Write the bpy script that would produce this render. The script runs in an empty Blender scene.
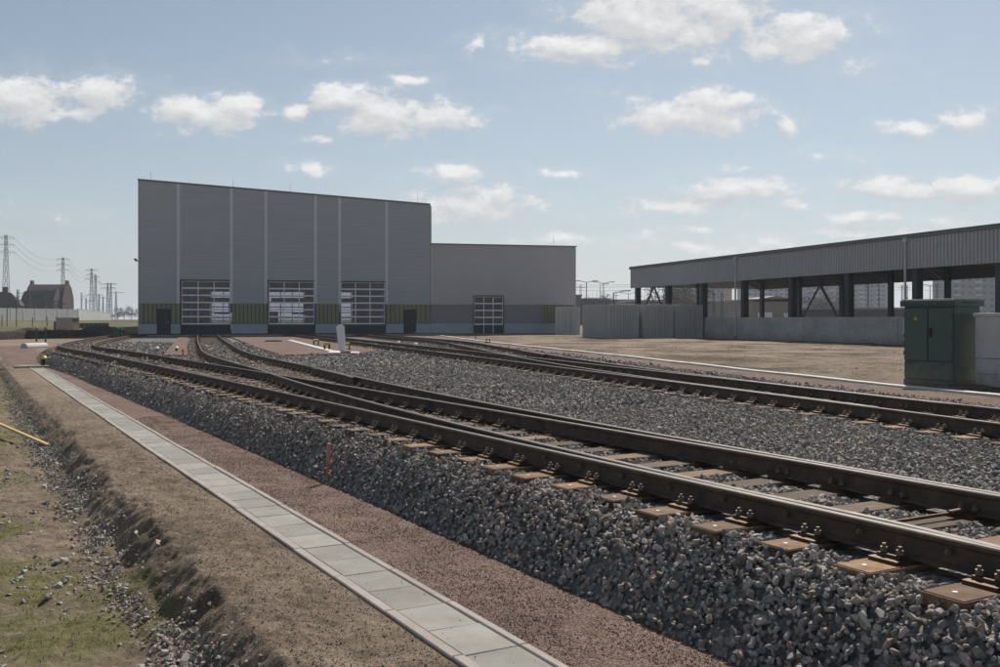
import bpy, bmesh, math, random
import numpy as np
from mathutils import Vector, Matrix

random.seed(7)
rng = np.random.default_rng(11)
S = bpy.context.scene
COL = S.collection
R = math.radians
CAMZ = 1.40; F = 970.0; HY = 319.5

# ---------------------------------------------------------------- helpers
def at(px, py, Y):
    return Vector(((px-500)/F*Y, Y, CAMZ-(py-HY)/F*Y))
def gnd(px, py, z):
    Y = F*(CAMZ-z)/(py-HY)
    return Vector(((px-500)/F*Y, Y, z))
def uv2xy(u, v): return (-.487*u+.873*v, .873*u+.487*v)

def tag(o, label=None, cat=None, group=None, kind=None):
    if label: o['label'] = label
    if cat: o['category'] = cat
    if group: o['group'] = group
    if kind: o['kind'] = kind
    return o
def empty(name, loc=(0,0,0), rz=0, label=None, cat=None, group=None):
    o = bpy.data.objects.new(name, None); COL.objects.link(o)
    o.location = loc; o.rotation_euler = (0,0,rz); o.empty_display_size = .2
    return tag(o, label, cat, group)
class MB:
    def __init__(s): s.v=[]; s.f=[]; s.m=[]; s.sm=[]
    def add(s, vs, fs, mi=0, smooth=False):
        n=len(s.v); s.v += [tuple(p) for p in vs]
        for f in fs: s.f.append(tuple(i+n for i in f)); s.m.append(mi); s.sm.append(smooth)
    def box(s, c, d, M=None, mi=0, taper=1.0):
        x,y,z = c; a,b,h = d[0]/2,d[1]/2,d[2]/2
        P=[(x-a,y-b,z-h),(x+a,y-b,z-h),(x+a,y+b,z-h),(x-a,y+b,z-h)]
        a*=taper; b*=taper
        P+=[(x-a,y-b,z+h),(x+a,y-b,z+h),(x+a,y+b,z+h),(x-a,y+b,z+h)]
        if M is not None: P=[M@Vector(p) for p in P]
        s.add(P,[(0,3,2,1),(4,5,6,7),(0,1,5,4),(1,2,6,5),(2,3,7,6),(3,0,4,7)],mi)
    def bar(s, a, b, w, h=None, mi=0, up=(0,0,1)):
        a=Vector(a); b=Vector(b); h=h or w; d=(b-a); L=d.length
        if L<1e-6: return
        d/=L; up=Vector(up)
        if abs(d.dot(up))>.98: up=Vector((1,0,0))
        x=d.cross(up).normalized(); y=x.cross(d)
        P=[]
        for p in (a,b):
            for sx,sy in ((-1,-1),(1,-1),(1,1),(-1,1)): P.append(p+x*w/2*sx+y*h/2*sy)
        s.add(P,[(3,2,1,0),(4,5,6,7),(0,1,5,4),(1,2,6,5),(2,3,7,6),(3,0,4,7)],mi)
    def cyl(s, a, b, r, r2=None, n=10, mi=0, smooth=True):
        a=Vector(a); b=Vector(b); r2=r if r2 is None else r2; d=(b-a).normalized()
        up=Vector((0,0,1)) if abs(d.z)<.95 else Vector((1,0,0))
        x=d.cross(up).normalized(); y=x.cross(d)
        P=[a+(x*math.cos(t)+y*math.sin(t))*r for t in [2*math.pi*i/n for i in range(n)]]
        P+=[b+(x*math.cos(t)+y*math.sin(t))*r2 for t in [2*math.pi*i/n for i in range(n)]]
        s.add(P,[(i,(i+1)%n,n+(i+1)%n,n+i) for i in range(n)],mi,smooth)
        s.add(P,[tuple(range(n-1,-1,-1)),tuple(range(n,2*n))],mi)
    def prism(s, poly, y0, y1, mi=0, M=None):     # poly in x,z extruded along y
        n=len(poly); P=[(x,y0,z) for x,z in poly]+[(x,y1,z) for x,z in poly]
        if M is not None: P=[M@Vector(p) for p in P]
        s.add(P,[tuple(range(n)),tuple(range(2*n-1,n-1,-1))]+[(i,i+n,(i+1)%n+n,(i+1)%n) for i in range(n)],mi)
    def build(s, name, mats, parent=None, bevel=0, loc=None):
        me=bpy.data.meshes.new(name); me.from_pydata(s.v,[],s.f)
        if not isinstance(mats,(list,tuple)): mats=[mats]
        for m in mats: me.materials.append(m)
        me.polygons.foreach_set('material_index', s.m); me.polygons.foreach_set('use_smooth', s.sm)
        me.update()
        o=bpy.data.objects.new(name, me); COL.objects.link(o)
        if parent is not None: o.parent=parent
        if loc is not None: o.location=loc
        if bevel:
            b=o.modifiers.new('bevel','BEVEL'); b.width=bevel; b.segments=2; b.limit_method='ANGLE'; b.angle_limit=R(40)
        return o
def npmesh(name, V, Fq, mat, parent=None, attrs=None, smooth=False):
    """V (n,3) ; Fq (m,k) constant-size faces"""
    me=bpy.data.meshes.new(name); n=len(V); m,k=Fq.shape
    me.vertices.add(n); me.vertices.foreach_set('co', V.astype(np.float32).ravel())
    me.loops.add(m*k); me.loops.foreach_set('vertex_index', Fq.astype(np.int32).ravel())
    me.polygons.add(m); me.polygons.foreach_set('loop_start', np.arange(0,m*k,k,dtype=np.int32))
    me.polygons.foreach_set('loop_total', np.full(m,k,dtype=np.int32))
    me.polygons.foreach_set('use_smooth', np.full(m,smooth,dtype=bool))
    me.update(calc_edges=True)
    for an,(dom,arr) in (attrs or {}).items():
        a=me.attributes.new(an,'FLOAT',dom); a.data.foreach_set('value', arr.astype(np.float32))
    me.materials.append(mat); me.validate()
    o=bpy.data.objects.new(name, me); COL.objects.link(o)
    if parent is not None: o.parent=parent
    return o
def _h(ix,iy,seed):
    n=(ix.astype(np.int64)*374761393+iy.astype(np.int64)*668265263+seed*1274126177)&0x7fffffff
    n=((n^(n>>13))*1274126177)&0x7fffffff
    return ((n^(n>>16))&0xffff)/65535.0
def vnoise(x,y,seed=0):
    ix=np.floor(x); iy=np.floor(y); fx=x-ix; fy=y-iy
    fx=fx*fx*(3-2*fx); fy=fy*fy*(3-2*fy)
    a=_h(ix,iy,seed); b=_h(ix+1,iy,seed); c=_h(ix,iy+1,seed); d=_h(ix+1,iy+1,seed)
    return (a*(1-fx)+b*fx)*(1-fy)+(c*(1-fx)+d*fx)*fy
def fbm(x,y,o=4,seed=0):
    s=0; a=.5; x=np.asarray(x,float); y=np.asarray(y,float)
    for i in range(o): s=s+a*(vnoise(x,y,seed+i)-.5); x=x*2.03+7.1; y=y*2.03+3.7; a*=.5
    return s
def sstep(x,a,b):
    t=np.clip((np.asarray(x,float)-a)/(b-a),0,1); return t*t*(3-2*t)

# ---------------------------------------------------------------- materials
class NT:
    def __init__(s, name):
        s.m=bpy.data.materials.new(name); s.m.use_nodes=True; s.t=s.m.node_tree; s.n=s.t.nodes; s.l=s.t.links
        s.b=s.n['Principled BSDF']
    def new(s,t,**k):
        n=s.n.new(t)
        for a,b in k.items(): setattr(n,a,b)
        return n
    def coord(s, kind='pos'):
        if kind=='pos': return s.new('ShaderNodeNewGeometry').outputs['Position']
        return s.new('ShaderNodeTexCoord').outputs['Object']
    def map(s, c, sc):
        n=s.new('ShaderNodeMapping'); n.inputs['Scale'].default_value=sc; s.l.new(c,n.inputs['Vector']); return n.outputs['Vector']
    def noise(s, c, scale, detail=4, rough=.6):
        n=s.new('ShaderNodeTexNoise'); n.inputs['Scale'].default_value=scale; n.inputs['Detail'].default_value=detail
        n.inputs['Roughness'].default_value=rough; s.l.new(c,n.inputs['Vector']); return n.outputs['Fac']
    def voro(s, c, scale, out='Color'):
        n=s.new('ShaderNodeTexVoronoi'); n.inputs['Scale'].default_value=scale; s.l.new(c,n.inputs['Vector']); return n.outputs[out]
    def ramp(s, f, stops):
        n=s.new('ShaderNodeValToRGB'); e=n.color_ramp.elements
        while len(e)<len(stops): e.new(.5)
        for i,(p,c) in enumerate(stops): e[i].position=p; e[i].color=(*c,1) if len(c)==3 else c
        s.l.new(f,n.inputs['Fac']); return n.outputs['Color']
    def mix(s, f, a, b, mode='MIX'):
        n=s.new('ShaderNodeMix'); n.data_type='RGBA'; n.blend_type=mode
        for sock,val in ((n.inputs[0],f),(n.inputs[6],a),(n.inputs[7],b)):
            if isinstance(val,(int,float)): sock.default_value=val
            elif isinstance(val,tuple): sock.default_value=(*val,1)
            else: s.l.new(val,sock)
        return n.outputs[2]
    def bump(s, h, strength, dist, prev=None):
        n=s.new('ShaderNodeBump'); n.inputs['Strength'].default_value=strength; n.inputs['Distance'].default_value=dist
        s.l.new(h,n.inputs['Height'])
        if prev is not None: s.l.new(prev,n.inputs['Normal'])
        return n.outputs['Normal']
    def fin(s, col=None, rough=.8, metal=0, nor=None, spec=.5):
        if col is not None:
            if isinstance(col,tuple): s.b.inputs['Base Color'].default_value=(*col,1)
            else: s.l.new(col,s.b.inputs['Base Color'])
        if isinstance(rough,(int,float)): s.b.inputs['Roughness'].default_value=rough
        else: s.l.new(rough,s.b.inputs['Roughness'])
        s.b.inputs['Metallic'].default_value=metal
        s.b.inputs['Specular IOR Level'].default_value=spec
        if nor is not None: s.l.new(nor,s.b.inputs['Normal'])
        return s.m
def sc(c,k): return tuple(min(1,x*k) for x in c)
def simple(name, c, rough=.6, metal=0, var=.18, scale=3.0, bump=0, bscale=60, spec=.4, stretch=(1,1,1), kind='obj'):
    t=NT(name); k=t.coord(kind); k2=t.map(k,stretch)
    n=t.noise(k2,scale,5); col=t.ramp(n,[(.3,sc(c,1-var)),(.7,sc(c,1+var))])
    n2=t.noise(k2,scale*9,3); col=t.mix(.35,col,t.ramp(n2,[(.35,sc(c,1-var)),(.65,sc(c,1+var))]))
    nor=t.bump(t.noise(k,bscale,3),bump,.01) if bump else None
    return t.fin(col,rough,metal,nor,spec)
def granular(name, cols, grain, big=.6, rough=.95, bump=.8, bd=.02, patch=None):
    """ground made of small grains: voronoi cells coloured at random"""
    t=NT(name); k=t.coord()
    v=t.voro(k,grain,'Color'); sep=t.new('ShaderNodeSeparateColor'); t.l.new(v,sep.inputs[0])
    n=len(cols); c=t.ramp(sep.outputs[0],[(i/(n-1),cols[i]) for i in range(n)])
    b=t.noise(k,big,6,.65); c=t.mix(1.0,c,t.ramp(b,[(.3,(.72,.72,.72)),(.7,(1.2,1.2,1.2))]),'MULTIPLY')
    if patch:
        pc,ps,lo,hi=patch
        c=t.mix(t.ramp(t.noise(k,ps,6,.7),[(lo,(0,0,0)),(hi,(1,1,1))]),c,pc)
    d=t.voro(k,grain,'Distance'); nor=t.bump(d,bump,bd); nor=t.bump(t.noise(k,grain*.35,4),.5,bd*2,nor)
    return t.fin(c,rough,0,nor,.2)

M={}
M['soil']=None
t=NT('dry_soil'); k=t.coord()
n1=t.noise(k,.35,6,.65); n2=t.noise(k,5,6,.7); n3=t.noise(k,45,5,.7)
c=t.ramp(n2,[(.3,(.19,.15,.115)),(.5,(.265,.215,.168)),(.72,(.35,.29,.23))])
c=t.mix(1.0,c,t.ramp(n3,[(.32,(.60,.59,.58)),(.58,(1.12,1.10,1.07))]),'MULTIPLY')
c=t.mix(1.0,c,t.ramp(n1,[(.35,(.78,.76,.74)),(.65,(1.12,1.1,1.08))]),'MULTIPLY')
n4=t.noise(k,1.1,7,.72); c=t.mix(1.0,c,t.ramp(n4,[(.34,(.62,.6,.58)),(.46,(1,1,1))]),'MULTIPLY')
a=t.new('ShaderNodeAttribute'); a.attribute_name='moss'
g=t.ramp(n2,[(.35,(.125,.12,.045)),(.7,(.215,.20,.09))])
c=t.mix(a.outputs['Fac'],c,g)
a2=t.new('ShaderNodeAttribute'); a2.attribute_name='turf'
g2=t.ramp(n3,[(.35,(.055,.07,.025)),(.7,(.11,.12,.05))]); c=t.mix(a2.outputs['Fac'],c,g2)
n5=t.noise(t.map(k,(1,1,1)),.22,7,.75); a3=t.new('ShaderNodeAttribute'); a3.attribute_name='field'; c=t.mix(a3.outputs['Fac'],c,t.mix(1.0,c,t.ramp(n5,[(.42,(.42,.39,.36)),(.50,(.9,.9,.9)),(.60,(1.15,1.15,1.15))]),'MULTIPLY'))
nor=t.bump(n3,.9,.025); nor=t.bump(t.noise(k,160,3),.6,.008,nor); nor=t.bump(n2,.6,.08,nor)
M['soil']=t.fin(c,.97,0,nor,.15)
t=NT('far_soil_strips'); k=t.coord()
M['dark_soil']=granular('dark_bank_soil',[(.035,.03,.026),(.06,.05,.04),(.085,.07,.055)],9,.5)
M['red']=granular('red_crushed_gravel',[(.095,.060,.048),(.16,.102,.083),(.21,.145,.12),(.30,.225,.195)],85,.9,bump=.9,bd=.012)
M['bed']=granular('ballast_bed_grit',[(.06,.058,.055),(.15,.142,.133),(.25,.235,.22),(.13,.118,.108),(.35,.325,.30)],22,.5,bump=1,bd=.04)
t=NT('crushed_stone'); a=t.new('ShaderNodeAttribute'); a.attribute_name='tone'; k=t.coord()
c=t.ramp(a.outputs['Fac'],[(0,(.115,.106,.096)),(.22,(.225,.207,.19)),(.45,(.325,.30,.275)),(.65,(.45,.415,.38)),(.8,(.30,.215,.18)),(.92,(.50,.46,.42)),(1,(.27,.155,.085))])
c=t.mix(1.0,c,t.ramp(t.noise(k,70,4,.7),[(.3,(.7,.7,.7)),(.7,(1.2,1.2,1.2))]),'MULTIPLY')
M['stone']=t.fin(c,.85,0,t.bump(t.noise(k,150,3),.5,.006),.35)
t=NT('paving_concrete'); a=t.new('ShaderNodeAttribute'); a.attribute_name='tone'; k=t.coord()
c=t.ramp(a.outputs['Fac'],[(0,(.255,.245,.225)),(.5,(.295,.283,.26)),(1,(.345,.33,.305))])
c=t.mix(1.0,c,t.ramp(t.noise(k,3,6,.7),[(.3,(.82,.81,.79)),(.7,(1.1,1.1,1.1))]),'MULTIPLY')
c=t.mix(1.0,c,t.ramp(t.noise(k,180,3,.7),[(.3,(.85,.85,.85)),(.7,(1.1,1.1,1.1))]),'MULTIPLY')
M['slab']=t.fin(c,.9,0,t.bump(t.noise(k,220,3),.3,.004),.2)
t=NT('kerb_concrete'); k=t.coord()
c=t.ramp(t.noise(k,2.5,6,.7),[(.3,(.30,.262,.24)),(.7,(.42,.375,.345))])
c=t.mix(1.0,c,t.ramp(t.noise(k,150,3,.7),[(.3,(.8,.8,.8)),(.7,(1.12,1.12,1.12))]),'MULTIPLY')
M['kerb']=t.fin(c,.9,0,t.bump(t.noise(k,200,3),.3,.004),.2)
M['wallconc']=simple('cast_concrete',(.40,.39,.375),.9,0,.30,.6,.3,60,kind='pos',stretch=(1,1,1.3))
M['white_conc']=simple('pale_concrete',(.55,.53,.50),.9,0,.15,1.5,.2,60,kind='pos')
t=NT('red_grit'); a=t.new('ShaderNodeAttribute'); a.attribute_name='tone'
c=t.ramp(a.outputs['Fac'],[(0,(.085,.056,.047)),(.5,(.17,.108,.088)),(.85,(.25,.175,.145)),(1,(.42,.35,.30))]); M['grit']=t.fin(c,.9,0,None,.25)
# rail steel
t=NT('rail_side'); k=t.coord()
c=t.ramp(t.noise(k,6,6,.7),[(.3,(.040,.028,.022)),(.5,(.078,.053,.040)),(.68,(.13,.08,.05))])
M['rail']=t.fin(c,.75,.0,t.bump(t.noise(k,90,4),.25,.003),.4)
t=NT('rail_running_surface'); k=t.coord()
c=t.ramp(t.noise(k,9,5,.7),[(.3,(.08,.068,.058)),(.7,(.17,.15,.13))])
M['railtop']=t.fin(c,.42,.5,None,.3)
t=NT('sleeper_timber'); k=t.coord('obj'); k2=t.map(k,(1.2,14,14))
c=t.ramp(t.noise(k2,3,6,.7),[(.28,(.05,.038,.03)),(.5,(.13,.095,.07)),(.72,(.24,.18,.125))])
oi=t.new('ShaderNodeObjectInfo'); c=t.mix(1.0,c,t.ramp(oi.outputs['Random'],[(0,(.55,.52,.52)),(.5,(1.0,.95,.9)),(1,(1.7,1.45,1.15))]),'MULTIPLY')
M['sleeper']=t.fin(c,.85,0,t.bump(t.noise(k2,8,4),.5,.006),.25)
t=NT('sleeper_end_plate'); k=t.coord('obj')
c=t.ramp(t.noise(k,7,6,.7),[(.3,(.12,.065,.03)),(.5,(.22,.125,.06)),(.75,(.32,.205,.11))])
oi=t.new('ShaderNodeObjectInfo'); c=t.mix(1.0,c,t.ramp(oi.outputs['Random'],[(0,(.45,.42,.45)),(.5,(.9,.88,.85)),(1,(1.15,1.15,1.1))]),'MULTIPLY')
M['endplate']=t.fin(c,.8,.1,t.bump(t.noise(k,30,4),.3,.004),.3)
M['fasten']=simple('fastening_iron',(.105,.062,.036),.55,.5,.5,8)
M['bolt']=simple('bolt_steel',(.17,.135,.11),.5,.4,.4,20)
M['steel']=simple('galvanised_steel',(.42,.43,.44),.45,.6,.12,4)
M['pipe']=simple('downpipe_zinc',(.5,.5,.52),.5,.3,.1,3)
def cladding(name, c, period, depth, axis=2, var=.05):
    t=NT(name); k=t.coord('pos'); sp=t.new('ShaderNodeSeparateXYZ'); t.l.new(k,sp.inputs[0])
    m=t.new('ShaderNodeMath',operation='MULTIPLY'); t.l.new(sp.outputs[axis],m.inputs[0]); m.inputs[1].default_value=2*math.pi/period
    s_=t.new('ShaderNodeMath',operation='SINE'); t.l.new(m.outputs[0],s_.inputs[0])
    n=t.noise(t.map(k,(.25,.25,1.2)),.5,5); col=t.ramp(n,[(.3,sc(c,1-var*2)),(.7,sc(c,1+var*2))])
    n2=t.noise(t.map(k,(.3,.3,14)),.6,3); col=t.mix(.6,col,t.ramp(n2,[(.3,sc(c,1-var*3)),(.7,sc(c,1+var*3))]))
    return t.fin(col,.5,.15,t.bump(s_.outputs[0],.5,depth),.4)
M['clad']=cladding('grey_ribbed_cladding',(.385,.39,.415),.30,.005,var=.03)
M['joint']=simple('cladding_joint_trim',(.60,.60,.63),.5,.2,.06,2)
M['clad2']=simple('smooth_warm_grey_panel',(.475,.44,.45),.6,0,.05,.25,kind='pos')
M['clad2d']=simple('dark_grey_band_panel',(.25,.235,.245),.6,0,.06,.3,kind='pos')
M['plinth']=simple('blue_grey_plinth',(.38,.405,.44),.8,0,.08,.4,.1,30,kind='pos')
M['profil']=simple('olive_profiled_glass',(.21,.21,.12),.4,0,.18,.8,kind='pos',spec=.5,stretch=(3,3,.4))
M['dark']=simple('dark_green_steel',(.022,.028,.03),.5,.2,.2,2)
M['roofedge']=simple('roof_flashing',(.15,.17,.165),.5,.4,.1,2)
M['roofing']=simple('roof_membrane',(.22,.22,.22),.8,0,.1,.3,kind='pos')
M['frame']=simple('pale_gate_frame',(.80,.80,.83),.5,.2,.08,3)
M['inner']=simple('hall_inside_lining',(.24,.21,.22),.8,0,.2,.4,kind='pos')
t=NT('gate_glass'); t.n.remove(t.b); o=t.n['Material Output']
tr=t.new('ShaderNodeBsdfTransparent'); tr.inputs[0].default_value=(.62,.62,.66,1)
gl=t.new('ShaderNodeBsdfGlossy'); gl.inputs['Roughness'].default_value=.12; gl.inputs[0].default_value=(.85,.85,.9,1)
k=t.coord('pos'); t.l.new(t.bump(t.noise(k,2.2,4),.5,.05),gl.inputs['Normal'])
mx=t.new('ShaderNodeMixShader'); fr=t.new('ShaderNodeFresnel'); fr.inputs[0].default_value=1.65
t.l.new(fr.outputs[0],mx.inputs[0]); t.l.new(tr.outputs[0],mx.inputs[1]); t.l.new(gl.outputs[0],mx.inputs[2]); t.l.new(mx.outputs[0],o.inputs[0])
M['glass']=t.m
M['shedclad']=simple('grey_trapezoid_sheet',(.42,.43,.45),.5,.1,.06,.3,kind='pos')
M['shedsteel']=simple('anthracite_column_steel',(.045,.055,.062),.5,.3,.15,1)
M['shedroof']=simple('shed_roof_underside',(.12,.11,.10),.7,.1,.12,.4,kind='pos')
M['cont']=simple('grey_green_container_paint',(.42,.43,.42),.5,.0,.1,.8,kind='obj')
M['cont2']=simple('pale_container_paint',(.52,.52,.50),.5,.0,.1,.8,kind='obj')
M['green']=simple('green_cabinet_paint',(.062,.098,.082),.5,0,.12,1.6,.05,90)
M['greend']=simple('green_cabinet_trim',(.035,.082,.062),.5,0,.12,2)
M['greybox']=simple('weathered_grey_cabinet',(.52,.505,.49),.7,0,.14,1.5,.1,70)
def dusty(m,zh):
    nt_=m.node_tree; n_=nt_.nodes; l_=nt_.links; b_=n_['Principled BSDF']; src=b_.inputs['Base Color'].links[0].from_socket
    g_=n_.new('ShaderNodeNewGeometry'); sp_=n_.new('ShaderNodeSeparateXYZ'); l_.new(g_.outputs['Position'],sp_.inputs[0])
    no=n_.new('ShaderNodeTexNoise'); no.inputs['Scale'].default_value=6; no.inputs['Detail'].default_value=7; l_.new(g_.outputs['Position'],no.inputs['Vector'])
    a_=n_.new('ShaderNodeMath'); a_.operation='MULTIPLY_ADD'; l_.new(no.outputs['Fac'],a_.inputs[0]); a_.inputs[1].default_value=-.9; l_.new(sp_.outputs[2],a_.inputs[2])
    r_=n_.new('ShaderNodeMapRange'); l_.new(a_.outputs[0],r_.inputs[0]); r_.inputs[1].default_value=zh-.45; r_.inputs[2].default_value=-.45; r_.inputs[3].default_value=0; r_.inputs[4].default_value=.6
    x_=n_.new('ShaderNodeMix'); x_.data_type='RGBA'; l_.new(r_.outputs[0],x_.inputs[0]); l_.new(src,x_.inputs[6]); x_.inputs[7].default_value=(.24,.19,.14,1); l_.new(x_.outputs[2],b_.inputs['Base Color'])
for k_ in ('green','greend','greybox'): dusty(M[k_],.45)
dusty(M['wallconc'],.5)
M['yellow']=simple('warning_yellow',(.60,.38,.06),.5,0,.05,3)
M['black']=simple('black_plastic',(.015,.016,.017),.4,0,.1,3)
M['red_paint']=simple('faded_red_paint',(.62,.20,.19),.6,0,.2,12)
M['wood']=simple('raw_softwood',(.38,.22,.10),.75,0,.25,3,.3,80,stretch=(3,3,1))
M['orangewood']=simple('orange_batten_wood',(.52,.36,.17),.65,0,.15,2,.2,60,stretch=(.4,4,4))
M['postgreen']=simple('green_fence_post',(.008,.09,.05),.45,.1,.1,3)
M['mint']=simple('mint_green_sheet',(.10,.30,.22),.5,0,.1,3)
M['white']=simple('dull_white_sheet',(.80,.80,.81),.6,0,.08,3)
M['beige']=simple('beige_hut_render',(.42,.335,.27),.85,0,.08,.7,kind='pos')
M['noise_wall']=simple('noise_barrier_concrete',(.42,.42,.42),.85,0,.12,.15,kind='pos')
M['brick']=simple('old_red_brick',(.085,.058,.052),.9,0,.2,.5,kind='pos')
M['rooftile']=simple('weathered_roof_tile',(.07,.048,.045),.9,0,.2,.4,kind='pos')
M['lattice']=simple('pylon_steel',(.055,.055,.06),.6,.3,.1,.4)
M['block']=simple('panel_block_wall',(.20,.215,.24),.85,0,.08,.05,kind='pos')
M['window']=simple('far_window_glass',(.05,.06,.08),.2,0,.3,.5,kind='pos')
M['bldg']=simple('sand_coloured_warehouse_wall',(.27,.24,.20),.85,0,.1,.1,kind='pos')
M['bldgd']=simple('dark_low_building_wall',(.10,.095,.10),.85,0,.15,.1,kind='pos')
M['bark']=simple('bark',(.08,.06,.045),.9,0,.2,2)
M['twig']=simple('bare_twigs',(.11,.085,.06),.9,0,.3,1,kind='pos')
M['leaf']=simple('grass_blades',(.19,.18,.07),.7,0,.3,6,kind='pos')
M['wire']=simple('cable',(.10,.10,.11),.5,.3,.1,1)

# ---------------------------------------------------------------- track geometry
def catmull(P, step=.25):
    P=[Vector((p[0],p[1])) for p in P]; out=[]
    Q=[P[0]*2-P[1]]+P+[P[-1]*2-P[-2]]
    for i in range(1,len(Q)-2):
        a,b,c,d=Q[i-1:i+3]
        # centripetal
        t0=0; t1=t0+max((b-a).length,1e-6)**.5; t2=t1+(c-b).length**.5; t3=t2+max((d-c).length,1e-6)**.5
        n=max(2,int((c-b).length/step))
        for j in range(n):
            t=t1+(t2-t1)*j/n
            A1=a*((t1-t)/(t1-t0))+b*((t-t0)/(t1-t0)); A2=b*((t2-t)/(t2-t1))+c*((t-t1)/(t2-t1)); A3=c*((t3-t)/(t3-t2))+d*((t-t2)/(t3-t2))
            B1=A1*((t2-t)/(t2-t0))+A2*((t-t0)/(t2-t0)); B2=A2*((t3-t)/(t3-t1))+A3*((t-t1)/(t3-t1))
            out.append(B1*((t2-t)/(t2-t1))+B2*((t-t1)/(t2-t1)))
    out.append(P[-1]); return out
class Curve:
    def __init__(s, P, step=.25):
        s.p=np.array([tuple(q) for q in catmull(P,step)])
        d=np.linalg.norm(np.diff(s.p,axis=0),axis=1); s.s=np.concatenate([[0],np.cumsum(d)]); s.L=s.s[-1]
        t=np.gradient(s.p,axis=0); t/=np.linalg.norm(t,axis=1)[:,None]; s.t=t; s.n=np.stack([t[:,1],-t[:,0]],1)
    def off(s, o):     # offset polyline (o scalar or array)
        return s.p+s.n*(np.asarray(o)[...,None] if np.ndim(o) else o)
    def at(s, q):
        return (Vector((np.interp(q,s.s,s.p[:,0]),np.interp(q,s.s,s.p[:,1]))), Vector((np.interp(q,s.s,s.t[:,0]),np.interp(q,s.s,s.t[:,1]))).normalized())
UU=.873/math.hypot(.487,.873)
T1=Curve([uv2xy(-4,5.6),uv2xy(3,5.6),uv2xy(12,5.55),uv2xy(22,5.42),uv2xy(37,5.15),uv2xy(50,4.9),(-25.0,60.1),(-28.6,72.3),(-32.6,90.3),(-38,118),(-46,165)])
def t2v(u): return 5.6+(.0031*(u-1)**2 if u>1 else 0)
T2=Curve([uv2xy(u,t2v(u)) for u in (-4,1,5,9,13,17,20,23)]+[(-9.5,34.2),(-14.1,48),(-20.1,67),(-25.6,85.2),(-27.5,93)])
D3=Vector((-.309,.951)); N3=Vector((.951,.309))
T3=Curve([(12.15,-5.4),(6.62,11.64),(.43,30.7),(-4.5,45.4),(-11.3,65.5),(-18.55,86.9),(-20.3,94)])
TOE4=Vector((6.62,11.64))+D3*3.0
def t4p(s_): 
    p=TOE4+D3*s_+N3*(.00375*s_*s_ if s_>0 else 0); return (p.x,p.y)
T4=Curve([t4p(x) for x in (-3,0,4,8,12,16,20)]+[(TOE4+D3*30+N3*2.95)[:],(TOE4+D3*41+N3*4.4)[:],(-8.2,72),(-12.45,88.3),(-14,95)])
G=.7525
KERB=np.array([(16.5,-9),(12.6,4.0),(8.95,17.3),(7.7,21.9),(6.0,29.5),(4.5,36.8),(1.5,49.4),(-2.1,66),(-5.9,87)])
def kerbx(Y): return np.interp(Y,KERB[:,1],KERB[:,0])

T1x=lambda Y: np.interp(Y,T1.p[:,1],T1.p[:,0])
def H(x,y,fine=True):
    x=np.asarray(x,float); y=np.asarray(y,float)
    u=-.487*x+.873*y; v=.873*x+.487*y
    w=v+.10*fbm(u*.6,v*.3,3,5)*2          # the bank's edge wanders
    prof=np.interp(w,[-60,-2,0.2,1.12,1.36,1.50,1.64,1.80,2.3,2.5,3.9,4.1,60],[-.95,-.95,-.93,-.90,-.82,-.68,-.565,-.545,-.535,-.56,-.575,-.6,-.6])
    far=sstep(u,42,72)
    z=prof*(1-far)+(-.05)*far
    # left meadow bank
    left=sstep(T1x(np.clip(y,-5,160))-x,2.0,6.0)
    z=z+left*(sstep(y,84,100)*.22+sstep(y,100,145)*1.05)*(y>60)
    # below ballast
    inb=(v>4.2)&(y<100)
    z=np.where(inb&(x>T1x(np.clip(y,-5,160))-1.5),-.30,z)
    d=x-kerbx(y)
    zr=-.30+.30*sstep(d,-.6,-.25)
    z=np.where((d>-.6)&(y<100),zr,z)
    z=np.where((y>=100)&(left<=0),.02,z)
    if fine:
        near=1-sstep(u,18,40)
        clod=fbm(u*3,v*3,5,20)*.09+fbm(u*14,v*14,4,40)*.05
        edge=np.exp(-((w-1.55)/.28)**2)
        lump=fbm(u*5,v*5,4,60)*.20*edge
        mask=(v<2.46)*(v>-40)
        soft=np.clip((2.46-v)/.3,0,1)
        z=z+mask*soft*(clod+lump)*(.4+.6*near)
        m2=(d>.4)*(y<100); z=z+m2*(fbm(x*.9,y*.9,5,80)*.24)
    return z

# big ground sheet: rectilinear in (u,v), dense near the camera
us=np.concatenate([-np.geomspace(2500,5,24),np.linspace(-4.5,4.6,20),np.arange(4.7,15,.028),15+np.cumsum(np.geomspace(.03,1.2,120)),])
us=np.concatenate([us,us[-1]+np.cumsum(np.geomspace(1.3,330,46))])
vs=np.concatenate([-np.geomspace(2500,3,36),np.linspace(-2.6,-.1,18),np.arange(0,2.6,.026),np.arange(2.62,20,.22),20+np.cumsum(np.geomspace(.25,260,60))])
Ug,Vg=np.meshgrid(us,vs,indexing='ij'); X=-.487*Ug+.873*Vg; Y=.873*Ug+.487*Vg
Z=H(X,Y)
nu,nv=Ug.shape; idx=np.arange(nu*nv).reshape(nu,nv)
Fq=np.stack([idx[:-1,:-1],idx[:-1,1:],idx[1:,1:],idx[1:,:-1]],-1).reshape(-1,4)[:,::-1]
moss=(fbm(Ug*.9,Vg*.9,5,91)*5.0+.42+fbm(Ug*6,Vg*6,3,92)*1.6)*(Vg<1.45)*(Vg>-30)*(1-sstep(Ug,30,45))
moss=np.clip(moss,0,.9)
turf=sstep(T1x(np.clip(Y,-5,160))-X,4,9)*sstep(Y,92,99)*np.clip(.75+fbm(X*.12,Y*.12,4,95)*1.5,0,1)
turf=np.where(Y>100,np.maximum(turf,(X<-30)*.6),turf)
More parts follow.
